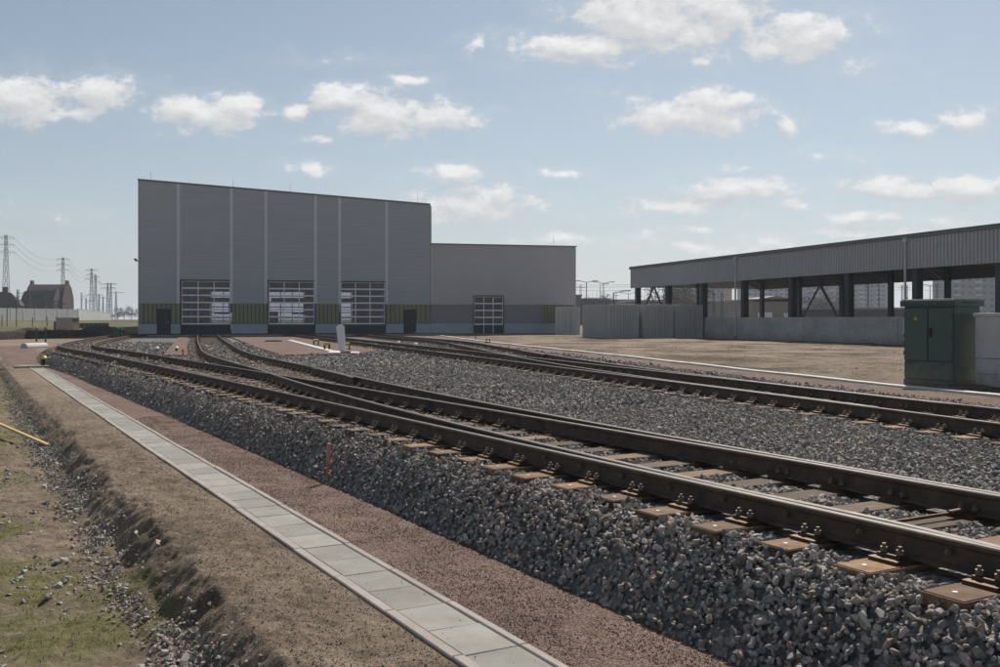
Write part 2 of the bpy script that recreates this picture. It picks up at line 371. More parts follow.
ground=npmesh('ground',np.stack([X,Y,Z],-1).reshape(-1,3),Fq,M['soil'],attrs={'moss':('POINT',moss.ravel()),'turf':('POINT',turf.ravel()),'field':('POINT',((X>kerbx(Y))*1.0).ravel())},smooth=True)
tag(ground,kind='structure')

def sheet(name, rows, mat, zf, kind='structure'):
    """rows: list of lists of (x,y); each row the same length"""
    A=np.array([[tuple(p) for p in r] for r in rows]); n,m=A.shape[:2]
    z=zf(A[...,0],A[...,1]) if callable(zf) else zf
    V=np.dstack([A,np.broadcast_to(z,(n,m))]).reshape(-1,3)
    ii=np.arange(n*m).reshape(n,m)
    q=np.stack([ii[:-1,:-1],ii[:-1,1:],ii[1:,1:],ii[1:,:-1]],-1).reshape(-1,4)
    # face upward
    a,b,c=V[q[0][0]],V[q[0][1]],V[q[0][2]]
    if np.cross(b-a,c-a)[2]<0: q=q[:,::-1]
    o=npmesh(name,V,q,mat,smooth=True); o['kind']=kind; return o

# ballast bed: from the toe left of the near track to the kerb on the right
ys=T1.p[:,1]; sel=(ys<91); P1=T1.p[sel][::2]; Nn=T1.n[sel][::2]
TOE=-1.80; SH=-1.27
offs=[TOE-.08,TOE+.03,TOE+.18,TOE+.34,TOE+.47,-1.2,-1.12]
zo=[-.70,-.62,-.43,-.235,-.11,-.055,-.045]
rows=[];zz=[]
for p,n in zip(P1,Nn):
    left=[p+n*o for o in offs]
    farz=float(sstep(-.487*p[0]+.873*p[1],42,72))
    e=left[-1]; Yr=p[1]; 
    # end on the right: point on kerb with roughly the same depth
    ye=min(Yr*1.0+ (0 if Yr>20 else -0.0),87); ex=np.array([kerbx(ye)-.35,ye])
    r=left+[e+(ex-e)*k_ for k_ in np.linspace(.06,1,26)]
    rows.append(r); zz.append([z_*(1-farz)+(-.05)*farz if z_<-.1 else z_ for z_ in zo]+[-.04]*26)
Zb=np.array(zz)
A=np.array(rows); 
Zb=Zb+fbm(A[...,0]*2,A[...,1]*2,3,33)*.03
sheet('ballast_bed',rows,M['bed'],Zb)
def bedz(x,y):
    """height of the ballast surface at arrays x,y"""
    # lateral offset from T1
    y=np.asarray(y); x=np.asarray(x)
    out=np.full(x.shape,-.030)
    k_=np.argmin(np.abs(T1.p[None,:,0]-x[:,None])**2+(T1.p[None,:,1]-y[:,None])**2,axis=1) if len(x)<4000 else None
    if k_ is None:
        k_=np.empty(len(x),int)
        for i in range(0,len(x),4000):
            k_[i:i+4000]=np.argmin((T1.p[None,:,0]-x[i:i+4000,None])**2+(T1.p[None,:,1]-y[i:i+4000,None])**2,axis=1)
    o=(x-T1.p[k_,0])*T1.n[k_,0]+(y-T1.p[k_,1])*T1.n[k_,1]
    farz=sstep(-.487*x+.873*y,42,72)
    zz=np.interp(o,[-2.6,TOE+.03,TOE+.18,TOE+.34,TOE+.47,-1.2,-1.1],[-.60,-.60,-.415,-.215,-.092,-.032,-.030])
    zz=np.where(zz<-.1,zz*(1-farz)-.05*farz,zz)
    return zz,o

# red gravel strip beside the slabs, and its far end
rows=[[uv2xy(u,v) for v in np.linspace(2.96,4.05,8)] for u in np.concatenate([np.arange(-4,42,.8),[42,44]])]
sheet('gravel_path',rows,M['red'],lambda x,y:H(x,y,False)+.012+fbm(x*4,y*4,3,7)*.02)
rows=[[uv2xy(u,v) for v in np.linspace(1.6-.06*(u-44),3.9-.015*(u-44),8)] for u in np.arange(44,64,1.5)]
sheet('gravel_path',rows,M['red'],lambda x,y:H(x,y,True)*0+H(x,y,False)+.02)
# red strip between far track and kerb
rows=[]
for Yk in np.arange(-6,86,1.5):
    k_=kerbx(Yk); rows.append([(k_+o,Yk) for o in (-1.45,-.95,-.45,-.02)])
sheet('gravel_path',rows,M['red'],lambda x,y:-.012+0*x)
# red areas between the tracks in front of the hall
PATCHES=[]
def patch(name, poly, z, mat):
    P=[gnd(px,py,z) for px,py in poly]; PATCHES.append([(p.x,p.y) for p in P]); mb=MB(); n=len(P)
    top=[(p.x,p.y,z) for p in P]; bot=[(p.x,p.y,z-.12) for p in P]
    a=sum((top[i][0]*top[(i+1)%n][1]-top[(i+1)%n][0]*top[i][1]) for i in range(n))
    if a<0: top=top[::-1]; bot=bot[::-1]
    mb.add(top+bot,[tuple(range(n))]+[(i,i+n,(i+1)%n+n,(i+1)%n) for i in range(n)])
    o=mb.build(name,mat); o['kind']='structure'; return o
patch('gravel_platform',[(163,354.5),(171,346),(178,337),(187.5,337),(187,346),(187.5,355)],.02,M['red'])
patch('gravel_platform',[(229,336.3),(258,347.5),(281,354.6),(318,354.2),(345,354.5),(378,350.5),(345,344.5),(318,340.5),(292,336.6)],.02,M['red'])
patch('gravel_platform',[(373,336.5),(440,342),(520,349.5),(470,341),(420,336),(400,334.6)],.0,M['red'])

# ---------------------------------------------------------------- rails
PROF=[(-.070,0),(.070,0),(.070,.012),(.020,.026),(.009,.040),(.009,.112),(.018,.122),(.0355,.130),(.0355,.152),(.026,.160),(-.026,.160),(-.0355,.152),(-.0355,.130),(-.018,.122),(-.009,.112),(-.009,.040),(-.020,.026),(-.070,.012)]
RZ=.02
def rail(poly, parent, name='rail', prof=PROF, dz=0, clipL=None, clipR=None):
    P=np.asarray(poly); t=np.gradient(P,axis=0); t/=np.linalg.norm(t,axis=1)[:,None]; n=np.stack([t[:,1],-t[:,0]],1)
    k_=len(prof); V=np.empty((len(P),k_,3))
    for j,(a,z_) in enumerate(prof):
        aa=np.full(len(P),a)
        if clipL is not None: aa=np.maximum(aa,-clipL)
        if clipR is not None: aa=np.minimum(aa,clipR)
        V[:,j,:2]=P+n*aa[:,None]; V[:,j,2]=RZ+z_+dz
    fs=[];mi=[]
    for i in range(len(P)-1):
        for j in range(k_):
            j2=(j+1)%k_; fs.append((i*k_+j,i*k_+j2,(i+1)*k_+j2,(i+1)*k_+j)[::-1]); mi.append(1 if prof[j][1]>.155 and prof[j2][1]>.155 else 0)
    me=bpy.data.meshes.new(name); 
    fs+= [tuple(range(k_)), tuple(range((len(P)-1)*k_+k_-1,(len(P)-1)*k_-1,-1))]; mi+=[0,0]
    me.from_pydata(V.reshape(-1,3).tolist(),[],fs); me.materials.append(M['rail']); me.materials.append(M['railtop']); me.polygons.foreach_set('material_index',mi)
    me.update(); o=bpy.data.objects.new(name,me); COL.objects.link(o); o.parent=parent
    return o

# fastening (shared mesh): base plate, clips, bolts ; local x across the rail
def fastening_mesh():
    mb=MB(); mb.box((0,0,.02),(.36,.16,.036)); 
    for s_ in (-1,1):
        mb.box((s_*.10,0,.052),(.065,.11,.030),taper=.85)
        mb.cyl((s_*.105,.0,.06),(s_*.105,.0,.118),.013,n=6,mi=1); mb.cyl((s_*.105,0,.078),(s_*.105,0,.102),.025,n=6,mi=1,smooth=False)
        mb.cyl((s_*.155,.045,.038),(s_*.155,.045,.058),.018,n=6,mi=1); mb.cyl((s_*.155,-.045,.038),(s_*.155,-.045,.058),.018,n=6,mi=1)
    me=bpy.data.meshes.new('rail_fastening'); me.from_pydata(mb.v,[],mb.f); me.materials.append(M['fasten']); me.materials.append(M['bolt']); me.polygons.foreach_set('material_index',mb.m); return me
FM=fastening_mesh()
FMW=fastening_mesh()
for v_ in FMW.vertices: v_.co.x*=1.0
def two_bolt_mesh():   # slide-chair style: two upright bolts side by side along the rail, outside
    mb=MB(); mb.box((0,0,.014),(.40,.20,.024))
    for s_ in (-1,1):
        mb.box((s_*.112,0,.036),(.07,.16,.022))
        for q in (-.055,.055):
            mb.cyl((s_*.115,q,.045),(s_*.115,q,.098),.012,n=6,mi=1); mb.cyl((s_*.115,q,.05),(s_*.115,q,.078),.023,n=6,mi=1,smooth=False)
    me=bpy.data.meshes.new('rail_fastening'); me.from_pydata(mb.v,[],mb.f); me.materials.append(M['fasten']); me.materials.append(M['bolt']); me.polygons.foreach_set('material_index',mb.m); return me
FB=two_bolt_mesh()
EXCL=[]   # sleeper footprints for the stone scatter
def sleeper(parent, c, ax, half0, half1, rails, near=True):
    """c centre (2d), ax unit along sleeper (2d). from -half0 to half1 along ax; rails: offsets of rails"""
    ang=math.atan2(ax.y,ax.x)
    mb=MB(); L=half0+half1; mb.box(((half1-half0)/2,0,-.08),(L,.26,.16))
    o=mb.build('sleeper',M['sleeper'],parent,bevel=.008 if near else 0); o.location=(c.x,c.y,random.uniform(-.004,.004)); o.rotation_euler=(0,0,ang+random.uniform(-.006,.006))
    EXCL.append((c.x,c.y,ax.x,ax.y,half0,half1))
    if near and (c.y<10.5 or random.random()<.55):
        e=MB(); e.box((-half0+.15,0,.002),(.28,.24,.006)); e.cyl((-half0+.12,.01,.005),(-half0+.12,.01,.008),.014,n=8,mi=1)
        p=e.build('end_plate',[M['endplate'],M['white']],o,bevel=.003)
    for q in rails:
        f=bpy.data.objects.new('rail_fastening',FB if near else FM); COL.objects.link(f); f.parent=o; f.location=(q,0,0)
    return o

SP=.605
# --- near turnout
near=empty('railway_turnout',(3,5,0),0,'nearer railway points with long wooden sleepers in the foreground, leading to the first gate','railway track')
near.location=(0,0,0)
k1=T1.off(-G); k1r=T1.off(G); k2=T2.off(-G); k2r=T2.off(G)
rail(k1,near)                      # near stock rail
rail(k2r,near)                     # far stock rail
def tongue(cur, off, base, side):
    """inner rail starting beside a stock rail: keep a minimum gap to `base` polyline"""
    P=cur.off(off); B=base
    d=np.array([np.min(np.linalg.norm(B-p,axis=1)) for p in P]); 
    return P,d
for cur,off,base,sgn in ((T2,-G,k1,1),(T1,G,k2r,-1)):
    P,d=tongue(cur,off,base,sgn)
    m=cur.s<60; mind=.082
    need=np.maximum(0,mind-d)*(cur.s<20)
    P=P+cur.n*(sgn*need)[:,None]
    dd=np.maximum(d,mind)
    st=int(np.searchsorted(cur.s,3.2))
    P=P[st:]; dd=dd[st:]
    cl=np.where(dd<.15,np.clip(dd-.042,.028,.07),.08)
    if sgn>0: o=rail(P,near,clipL=cl,dz=.002)
    else: o=rail(P,near,clipR=cl,dz=-.001)
# guard rails opposite the frog
def subpoly(cur,s0,s1,o,flare=.05):
    q=np.linspace(s0,s1,30); out=[]
    for i,s_ in enumerate(q):
        p,t_=cur.at(s_); n=Vector((t_.y,-t_.x)); e=min(i,29-i)/5; f=flare*max(0,1-e)
        out.append(tuple(p+n*(o+(f if o<0 else -f))))
    return out
rail(subpoly(T1,23.5,27.8,-G+.085),near,'guard_rail'); rail(subpoly(T2,23.5,27.8,G-.085),near,'guard_rail')
# sleepers
n_s=0
u=3.20-SP*3; kk=0
U1=Vector((-.487,.873)); V1=Vector((.873,.487))
def v_of(cur,u_,o):
    P=cur.off(o); uu=-.487*P[:,0]+.873*P[:,1]; vv=.873*P[:,0]+.487*P[:,1]; return float(np.interp(u_,uu,vv))
while u<33:
    rs=[v_of(T1,u,-G),v_of(T2,u,G)]
    a=v_of(T2,u,-G); b=v_of(T1,u,G)
    if a-rs[0]>.32: rs.append(a)
    if rs[1]-b>.32: rs.append(b)
    if abs(a-b)<.28 and a-rs[0]>.32: rs.remove(b)
    vc=v_of(T1,u,0); lo=rs[0]-.47+.03*math.sin(kk*1.7); hi=rs[1]+.55
    c=Vector(uv2xy(u,vc))
    sleeper(near,c,V1,vc-lo,hi-vc,[r_-vc for r_ in rs],near=True)
    u+=SP; kk+=1; n_s+=1
def rest_sleepers(parent,cur,s0,s1,maxn):
    q=s0; k_=0; mbS=MB(); mbF=MB()
    while q<s1:
        p,t_=cur.at(q); n=Vector((t_.y,-t_.x))
        if k_<maxn: sleeper(parent,p,n,1.3,1.3,[-G,G],near=False)
        else:
            Mx=Matrix.Translation((p.x,p.y,0))@Matrix.Rotation(math.atan2(n.y,n.x),4,'Z')
            mbS.box((0,0,-.08),(2.6,.26,.16),Mx)
            for g_ in (-G,G): mbS.box((g_,0,.03),(.34,.14,.05),Mx,mi=1)
        q+=SP; k_+=1
    if mbS.v:
        o=mbS.build('sleepers',[M['sleeper'],M['fasten']],parent); o['kind']='stuff'
def s_at(cur,u_): 
    uu=-.487*cur.p[:,0]+.873*cur.p[:,1]; return float(np.interp(u_,uu,cur.s))
rest_sleepers(near,T1,s_at(T1,33.2),T1.L-40,22); rest_sleepers(near,T2,s_at(T2,33.4),T2.L-9,22)
# bolts in the web, a fishplate and a stretcher bar
for i in range(9):
    uu_=3.5+SP*(i+.0); v0=v_of(T1,uu_,-G); x,y=uv2xy(uu_,v0)
    mb=MB(); a=Vector((x,y,RZ+.085)); mb.cyl(a-V1.to_3d()*.042,a-V1.to_3d()*.008,.018,n=8); mb.cyl(a-V1.to_3d()*.055,a-V1.to_3d()*.03,.010,n=8)
    mb.build('web_bolt',M['bolt'],near)
def fishplate(parent,cur,s_,o,side=-1):
    p,t_=cur.at(s_); n=Vector((t_.y,-t_.x)); Mx=Matrix.Translation((p.x+n.x*o,p.y+n.y*o,RZ))@Matrix.Rotation(math.atan2(t_.y,t_.x),4,'Z')
    mb=MB()
    for w in (-1,1):
        mb.box((0,w*.024,.072),(.66,.028,.085),Mx)
        for q in (-.24,-.08,.08,.24): mb.cyl(Mx@Vector((q,w*.036,.075)),Mx@Vector((q,w*.062,.075)),.018,n=6)
    mb.build('fishplate',M['black'],parent,bevel=.004)
fishplate(near,T2,s_at(T2,5.5),G)
mb=MB(); a=uv2xy(4.42,4.95); b=uv2xy(4.42,6.28); mb.cyl((*a,.035),(*b,.035),.013,n=8); mb.cyl((*uv2xy(4.42,6.08),.035),(*uv2xy(4.42,6.25),.04),.024,n=12); mb.build('stretcher_bar',M['fasten'],near)
# --- far turnout
farT=empty('railway_turnout',(0,0,0),0,'farther railway points beside the right kerb, leading to the second and third gates','railway track')
rail(T3.off(-G),farT); rail(T4.off(G)[int(np.searchsorted(T4.s,.3)):],farT)
mT3r=T3.off(G)
# right stock rail before toe
rail(T3.off(G)[:int(np.searchsorted(T3.s,(TOE4-Vector((12.15,-5.4))).length-2.6))],farT)
for cur,off,base,sgn in ((T4,-G,T3.off(-G),1),(T3,G,T4.off(G),-1)):
    P=cur.off(off); d=np.array([np.min(np.linalg.norm(base-p,axis=1)) for p in P])
    pr=(P[:,0]-TOE4.x)*D3.x+(P[:,1]-TOE4.y)*D3.y
    need=np.maximum(0,.082-d)*(pr<25)*(pr>-3); P=P+cur.n*(sgn*need)[:,None]; dd=np.maximum(d,.082)
    st=int(np.argmax(pr>-1)); P=P[st:]; dd=dd[st:]; cl=np.where(dd<.15,np.clip(dd-.042,.028,.07),.08)
    if sgn>0: rail(P,farT,clipL=cl,dz=.002)
    else: rail(P,farT,clipR=cl,dz=-.001)
def off3(cur,a,o):
    P=cur.off(o); pa=(P[:,0]-TOE4.x)*D3.x+(P[:,1]-TOE4.y)*D3.y; pb=(P[:,0]-TOE4.x)*N3.x+(P[:,1]-TOE4.y)*N3.y
    return float(np.interp(a,pa,pb))
a_=-7.0
while a_<30:
    r0=off3(T3,a_,-G); 
    if a_<-2.6: rs=[r0,off3(T3,a_,G)]
    else:
        r1=off3(T4,a_,G); rs=[r0,r1]; p_=off3(T4,a_,-G); q_=off3(T3,a_,G)
        if p_-r0>.32: rs.append(p_)
        if r1-q_>.32 and abs(p_-q_)>.28: rs.append(q_)
    cc=TOE4+D3*a_+N3*off3(T3,a_,0); vc=off3(T3,a_,0)
    sleeper(farT,cc,N3,vc-rs[0]+.45,rs[1]-vc+.55,[r_-vc for r_ in rs],near=True)
    a_+=SP
def s_a(cur,a): 
    pa=(cur.p[:,0]-TOE4.x)*D3.x+(cur.p[:,1]-TOE4.y)*D3.y; return float(np.interp(a,pa,cur.s))
rest_sleepers(farT,T3,s_a(T3,30.3),T3.L-7.5,17); rest_sleepers(farT,T4,s_a(T4,30.3),T4.L-7.5,17)
fishplate(farT,T4,s_a(T4,1.0),G)
for s0 in (s_a(T3,20),): 
    rail(subpoly(T3,s0,s0+4.3,-G+.085),farT,'guard_rail'); rail(subpoly(T4,s_a(T4,20),s_a(T4,20)+4.3,G-.085),farT,'guard_rail')

# ---------------------------------------------------------------- stones
def rock_templates(n, pts, seed):
    r_=np.random.default_rng(seed); out=[]
    for i in range(n):
        bm=bmesh.new(); p=r_.normal(size=(pts,3)); p/=np.linalg.norm(p,axis=1)[:,None]; p*=r_.uniform(.75,1,(pts,1)); p*=np.array([1,.74,.58])*r_.uniform(.85,1.15,3)
        for q in p: bm.verts.new(q)
        bmesh.ops.convex_hull(bm,input=bm.verts); bm.verts.ensure_lookup_table()
        loose=[v for v in bm.verts if not v.link_faces]
        for v in loose: bm.verts.remove(v)
        bmesh.ops.triangulate(bm,faces=bm.faces[:]); bmesh.ops.recalc_face_normals(bm,faces=bm.faces[:]); bm.verts.index_update()
        V=np.array([v.co[:] for v in bm.verts]); Fx=np.array([[v.index for v in f.verts] for f in bm.faces]); out.append((V,Fx)); bm.free()
    return out
TH=rock_templates(14,13,3); TM=rock_templates(10,9,5); TL=rock_templates(8,7,9)
def stones(name, x, y, z, size, templates, mat, tone=None, flat=1.0, tiltmax=None):
    n=len(x); tone=rng.random(n) if tone is None else tone
    q=rng.normal(size=(n,4)); q/=np.linalg.norm(q,axis=1)[:,None]
    w,a,b,c=q.T
    Rm=np.stack([1-2*(b*b+c*c),2*(a*b-c*w),2*(a*c+b*w),2*(a*b+c*w),1-2*(a*a+c*c),2*(b*c-a*w),2*(a*c-b*w),2*(b*c+a*w),1-2*(a*a+b*b)],1).reshape(n,3,3)
    ti=rng.integers(0,len(templates),n); VV=[];FF=[];TT=[];base=0
    for k_,(V,Fx) in enumerate(templates):
        m=np.where(ti==k_)[0]
        if not len(m): continue
        P=np.einsum('nij,vj->nvi',Rm[m],V)*size[m][:,None,None]*.5
        P[...,2]*=flat
        P[...,0]+=x[m][:,None]; P[...,1]+=y[m][:,None]; P[...,2]+=z[m][:,None]
        VV.append(P.reshape(-1,3)); fx=(Fx[None]+(np.arange(len(m))*len(V))[:,None,None]+base).reshape(-1,3); FF.append(fx); base+=len(m)*len(V)
        TT.append(np.repeat(tone[m],len(Fx)))
    return npmesh(name,np.concatenate(VV),np.concatenate(FF),mat,attrs={'tone':('FACE',np.concatenate(TT))})
def visible(x,y,z,m=40):
    Yc=np.maximum(y,.3); px=500+F*x/Yc; py=HY-F*(z-CAMZ)/Yc
    return (y>1)&(px>-m)&(px<1000+m)&(py<667+m*2)
def blocked(x,y):
    b=np.zeros(len(x),bool)
    for (cx,cy,ax,ay,h0,h1) in EXCL:
        dx=x-cx; dy=y-cy; l=dx*ax+dy*ay; w=np.abs(-dx*ay+dy*ax); b|=(w<.128)&(l>-h0-.0)&(l<h1+.0)
    return b
railpts=np.concatenate([k1,k1r,k2,k2r,T3.off(-G),T3.off(G),T4.off(-G),T4.off(G)])
def nearrail(x,y,rad=.085):
    b=np.zeros(len(x),bool); rp=railpts[railpts[:,1]<32]
    for i in range(0,len(x),4000):
        d=np.min((rp[None,:,0]-x[i:i+4000,None])**2+(rp[None,:,1]-y[i:i+4000,None])**2,axis=1); b[i:i+4000]=d<(rad**2+.12**2)*.6
    return b
def ballast(Y0,Y1,dens,smin,smax,templates,name='ballast_stones',layers=((0,1),),filt=True):
    # sample positions in depth band
    xmax=Y1*.56; A_=(Y1-Y0)*2*xmax; n=int(A_*dens)
    x=rng.uniform(-xmax,xmax,n); y=rng.uniform(Y0,Y1,n)
    m=visible(x,y,np.full(n,-.3)); x=x[m];y=y[m]
    m=(x<kerbx(y)-1.05-.2*rng.random(len(x))); x=x[m];y=y[m]
    v=.873*x+.487*y; m=(v>3.3)|(y>40); x=x[m];y=y[m]
    z,o=bedz(x,y); jit=rng.normal(0,.07,len(x)); m=(o>TOE+.09+np.clip(jit,-.1,.1)*.8-.22*(rng.random(len(x))<.02)); x=x[m];y=y[m];z=z[m];o=o[m]
    for P_l in PATCHES:
        m=~inpoly(x,y,P_l); x,y,z,o=x[m],y[m],z[m],o[m]
    s_=rng.uniform(smin,smax,len(x))*rng.choice([1,1,1,1.35,.7],len(x))
    if filt:
        m=~blocked(x,y); x,y,z,s_,o=x[m],y[m],z[m],s_[m],o[m]
        m=~(nearrail(x,y)); x,y,z,s_,o=x[m],y[m],z[m],s_[m],o[m]
    crib=nearrail(x,y,.30)&(y<11) if filt else 0
    z=z+s_*rng.uniform(-.15,.38,len(x))-crib*.055
    tone=np.clip(rng.beta(1.7,1.9,len(x))*.92+.02+(rng.random(len(x))<.05)*.4,0,1)
    tone=np.clip(tone+fbm(x*1.3,y*1.3,4,55)*.7,0,.97)
    if filt:
        nr=nearrail(x,y,.26)&(rng.random(len(x))<.35); tone=np.where(nr,1.0,tone)
    o_=stones(name,x,y,z,s_,templates,M['stone'],tone); o_['kind']='stuff'; o_['label']='grey crushed stone ballast around the tracks'; o_['category']='ballast'
    return len(x)
def inpoly(x,y,poly):
    c=np.zeros(len(x),bool); n=len(poly)
    for i in range(n):
        x1,y1=poly[i]; x2,y2=poly[(i+1)%n]
        hit=((y1>y)!=(y2>y))&(x<(x2-x1)*(y-y1)/((y2-y1) or 1e-9)+x1); c^=hit
    return c
nst=0
nst+=ballast(3.6,9,1150,.040,.074,TH)
nst+=ballast(9,16,680,.040,.074,TM)
nst+=ballast(16,30,230,.05,.10,TL)
nst+=ballast(30,60,36,.09,.16,TL,filt=False)
print('stones',nst)

# ---------------------------------------------------------------- slab walkway
mbs=[];toneS=[]
V_=[];F_=[];T_=[]
def addbox_uv(u0,u1,v0,v1,z0,z1,tone,dz=(0,0,0,0),ch=.004):
    b=len(V_)
    for (uu_,vv_),d_ in zip(((u0,v0),(u1,v0),(u1,v1),(u0,v1)),dz):
        x,y=uv2xy(uu_,vv_); V_.append((x,y,z0)); 
    for (uu_,vv_),d_ in zip(((u0,v0),(u1,v0),(u1,v1),(u0,v1)),dz):
        x,y=uv2xy(uu_,vv_); V_.append((x,y,z1-ch+d_))
    for (uu_,vv_),d_ in zip(((u0+ch,v0+ch),(u1-ch,v0+ch),(u1-ch,v1-ch),(u0+ch,v1-ch)),dz):
        x,y=uv2xy(uu_,vv_); V_.append((x,y,z1+d_))
    for f in [(0,1,5,4),(1,2,6,5),(2,3,7,6),(3,0,4,7),(4,5,9,8),(5,6,10,9),(6,7,11,10),(7,4,8,11),(8,9,10,11)]:
        F_.append(tuple(i+b for i in f)[::-1]); T_.append(tone)
PZ=-.545
u=-4.0
while u<43.2:
    w=.006*math.sin(u*.7); d=[random.uniform(-.003,.003) for _ in range(4)]
    addbox_uv(u+.003,u+.497,2.557+w,2.915+w,PZ-.05,PZ,random.random(),d); u+=.5
o=npmesh('slab_walkway',np.array(V_),np.array(F_),M['slab'],attrs={'tone':('FACE',np.array(T_))}); o['kind']='structure'
def kerbrow(name,v0,v1,dz):
    global V_,F_,T_
    V_=[];F_=[];T_=[]; u=-4
    while u<43.2:
        w=.006*math.sin(u*.7)+random.uniform(-.002,.002); addbox_uv(u+.002,u+.998,v0+w,v1+w,PZ-.14,PZ+dz,random.random(),[random.uniform(-.003,.003)]*4,.007); u+=1.0
    o=npmesh(name,np.array(V_),np.array(F_),M['kerb'],attrs={'tone':('FACE',np.array(T_))}); o['kind']='structure'
kerbrow('kerb',2.47,2.548,.012); kerbrow('kerb',2.922,2.982,.008)
# cross piece at its far end
V_=[];F_=[];T_=[]
for i in range(3): addbox_uv(43.15,43.65,1.95+.52*i,2.45+.52*i,PZ-.15,-.47,random.random())
for i in range(2): addbox_uv(43.67,44.2,2.1+.52*i,2.6+.52*i,PZ-.15,-.465,random.random())
o=npmesh('slab_walkway',np.array(V_),np.array(F_),M['slab'],attrs={'tone':('FACE',np.array(T_))}); o['kind']='structure'
# far kerb on the right
kc=Curve([tuple(p) for p in KERB],.5); V_=[];F_=[];T_=[]
q=0
while q<kc.L-1.0:
    a,ta=kc.at(q+.004); b,tb=kc.at(q+.992); na=Vector((ta.y,-ta.x)); nb=Vector((tb.y,-tb.x)); w0=random.uniform(-.006,.006); bz=len(V_); wd=.26
    for p,n in ((a,na),(b,nb)):
        for o_,z_ in ((0,-.15),(0,.045),(wd,.045),(wd,-.15)): pp=p+n*(o_+w0); V_.append((pp.x,pp.y,z_+(.006*math.sin(q) if z_>0 else 0)))
    for f in [(0,1,5,4),(1,2,6,5),(2,3,7,6),(0,3,2,1),(4,5,6,7)]: F_.append(tuple(i+bz for i in f)); T_.append(random.random())
    q+=1.0
o=npmesh('kerb',np.array(V_),np.array(F_),M['white_conc'],attrs={'tone':('FACE',np.array(T_))}); o['kind']='structure'

# ---------------------------------------------------------------- loose stones, red grit and grass on the verge
def scatter_uv(u0,u1,v0,v1,n): u=rng.uniform(u0,u1,n); v=rng.uniform(v0,v1,n); return u,v
# rubble at the foot of the bank
uu=rng.uniform(4.6,42,15000)**1.0; uu=4.6+(uu-4.6)**1.0*rng.random(15000)**.6; vv=1.27+rng.normal(0,.12,15000)
cl=fbm(uu*1.3,vv*3,3,70); m=(rng.random(15000)<np.clip(.58+cl*2.4,0.04,1)); uu=uu[m];vv=vv[m]
xs=-.487*uu+.873*vv; ysx=.873*uu+.487*vv; s_=np.clip(rng.lognormal(math.log(.038),.38,len(uu)),.02,.13)
zs=H(xs,ysx)+s_*.12
o=stones('rubble_stones',xs,ysx,zs,s_,TM,M['stone'],np.clip(rng.beta(2,1.6,len(uu)),0,1)); tag(o,'loose grey rubble along the foot of the earth bank','rubble',kind='stuff')
uu=5+rng.random(5200)**1.3*30; vv=1.25-np.abs(rng.normal(0,.62,5200)); cl=fbm(uu*1.1,vv*1.6,4,71); m=rng.random(5200)<np.clip(.12+cl*2.4,.02,1); uu=uu[m];vv=vv[m]
xs=-.487*uu+.873*vv; ysx=.873*uu+.487*vv; s_=np.clip(rng.lognormal(math.log(.045),.45,len(uu)),.02,.13)
o=stones('scattered_stones',xs,ysx,H(xs,ysx)+s_*.10,s_,TH,M['stone'],np.clip(.35+.6*rng.random(len(uu)),0,1),flat=.7); tag(o,'pale stones scattered over the mossy lower ground','stones',kind='stuff')
# earth crumbs on the bank
n=16000; uu=4.6+(rng.random(n)**1.5)*22; vv=1.35+rng.random(n)*1.1; xs=-.487*uu+.873*vv; ysx=.873*uu+.487*vv; s_=rng.uniform(.006,.024,n)
tcrumb=simple('earth_crumb',(.28,.225,.17),.95,0,.3,9,kind='pos')
o=stones('earth_crumbs',xs,ysx,H(xs,ysx)+s_*.15,s_,TL,tcrumb); tag(o,'dry crumbs of brown earth on the bank beside the slabs','earth',kind='stuff')
n=9000; yy_=16+(rng.random(n)**1.2)*62; xx_=kerbx(yy_)+.5+rng.random(n)*26; m=visible(xx_,yy_,0*xx_)&(fbm(xx_*.25,yy_*.25,4,88)+.25*rng.random(n)>.10); xx_,yy_=xx_[m],yy_[m]; s_=np.clip(rng.lognormal(math.log(.05),.45,len(xx_)),.02,.16)
o=stones('earth_clods',xx_,yy_,H(xx_,yy_)+s_*.05,s_,TL,simple('earth_clod',(.25,.20,.155),.95,0,.3,4,kind='pos'),flat=.6); tag(o,'brown clods strewn over the bare field before the shed','earth',kind='stuff')
n=260; uu=4+(rng.random(n)**1.4)*24; vv=2.5+rng.random(n)**1.2*.47; xs=-.487*uu+.873*vv; ysx=.873*uu+.487*vv; s_=rng.uniform(.006,.02,n)
o=stones('loose_crumbs',xs,ysx,np.full(n,PZ+.004),s_*.8,TL,M['grit']); tag(o,'small crumbs and grit lying on the slab walkway','grit',kind='stuff')
# red grit
n=42000; uu=2.5+(rng.random(n)**1.5)*18; vv=rng.uniform(2.99,4.0,n); xs=-.487*uu+.873*vv; ysx=.873*uu+.487*vv; s_=rng.uniform(.007,.02,n)
o=stones('red_grit',xs,ysx,H(xs,ysx,False)+.012+fbm(xs*4,ysx*4,3,7)*.02+s_*.1,s_,TL,M['grit']); tag(o,'reddish crushed grit between the slabs and the ballast','grit',kind='stuff')
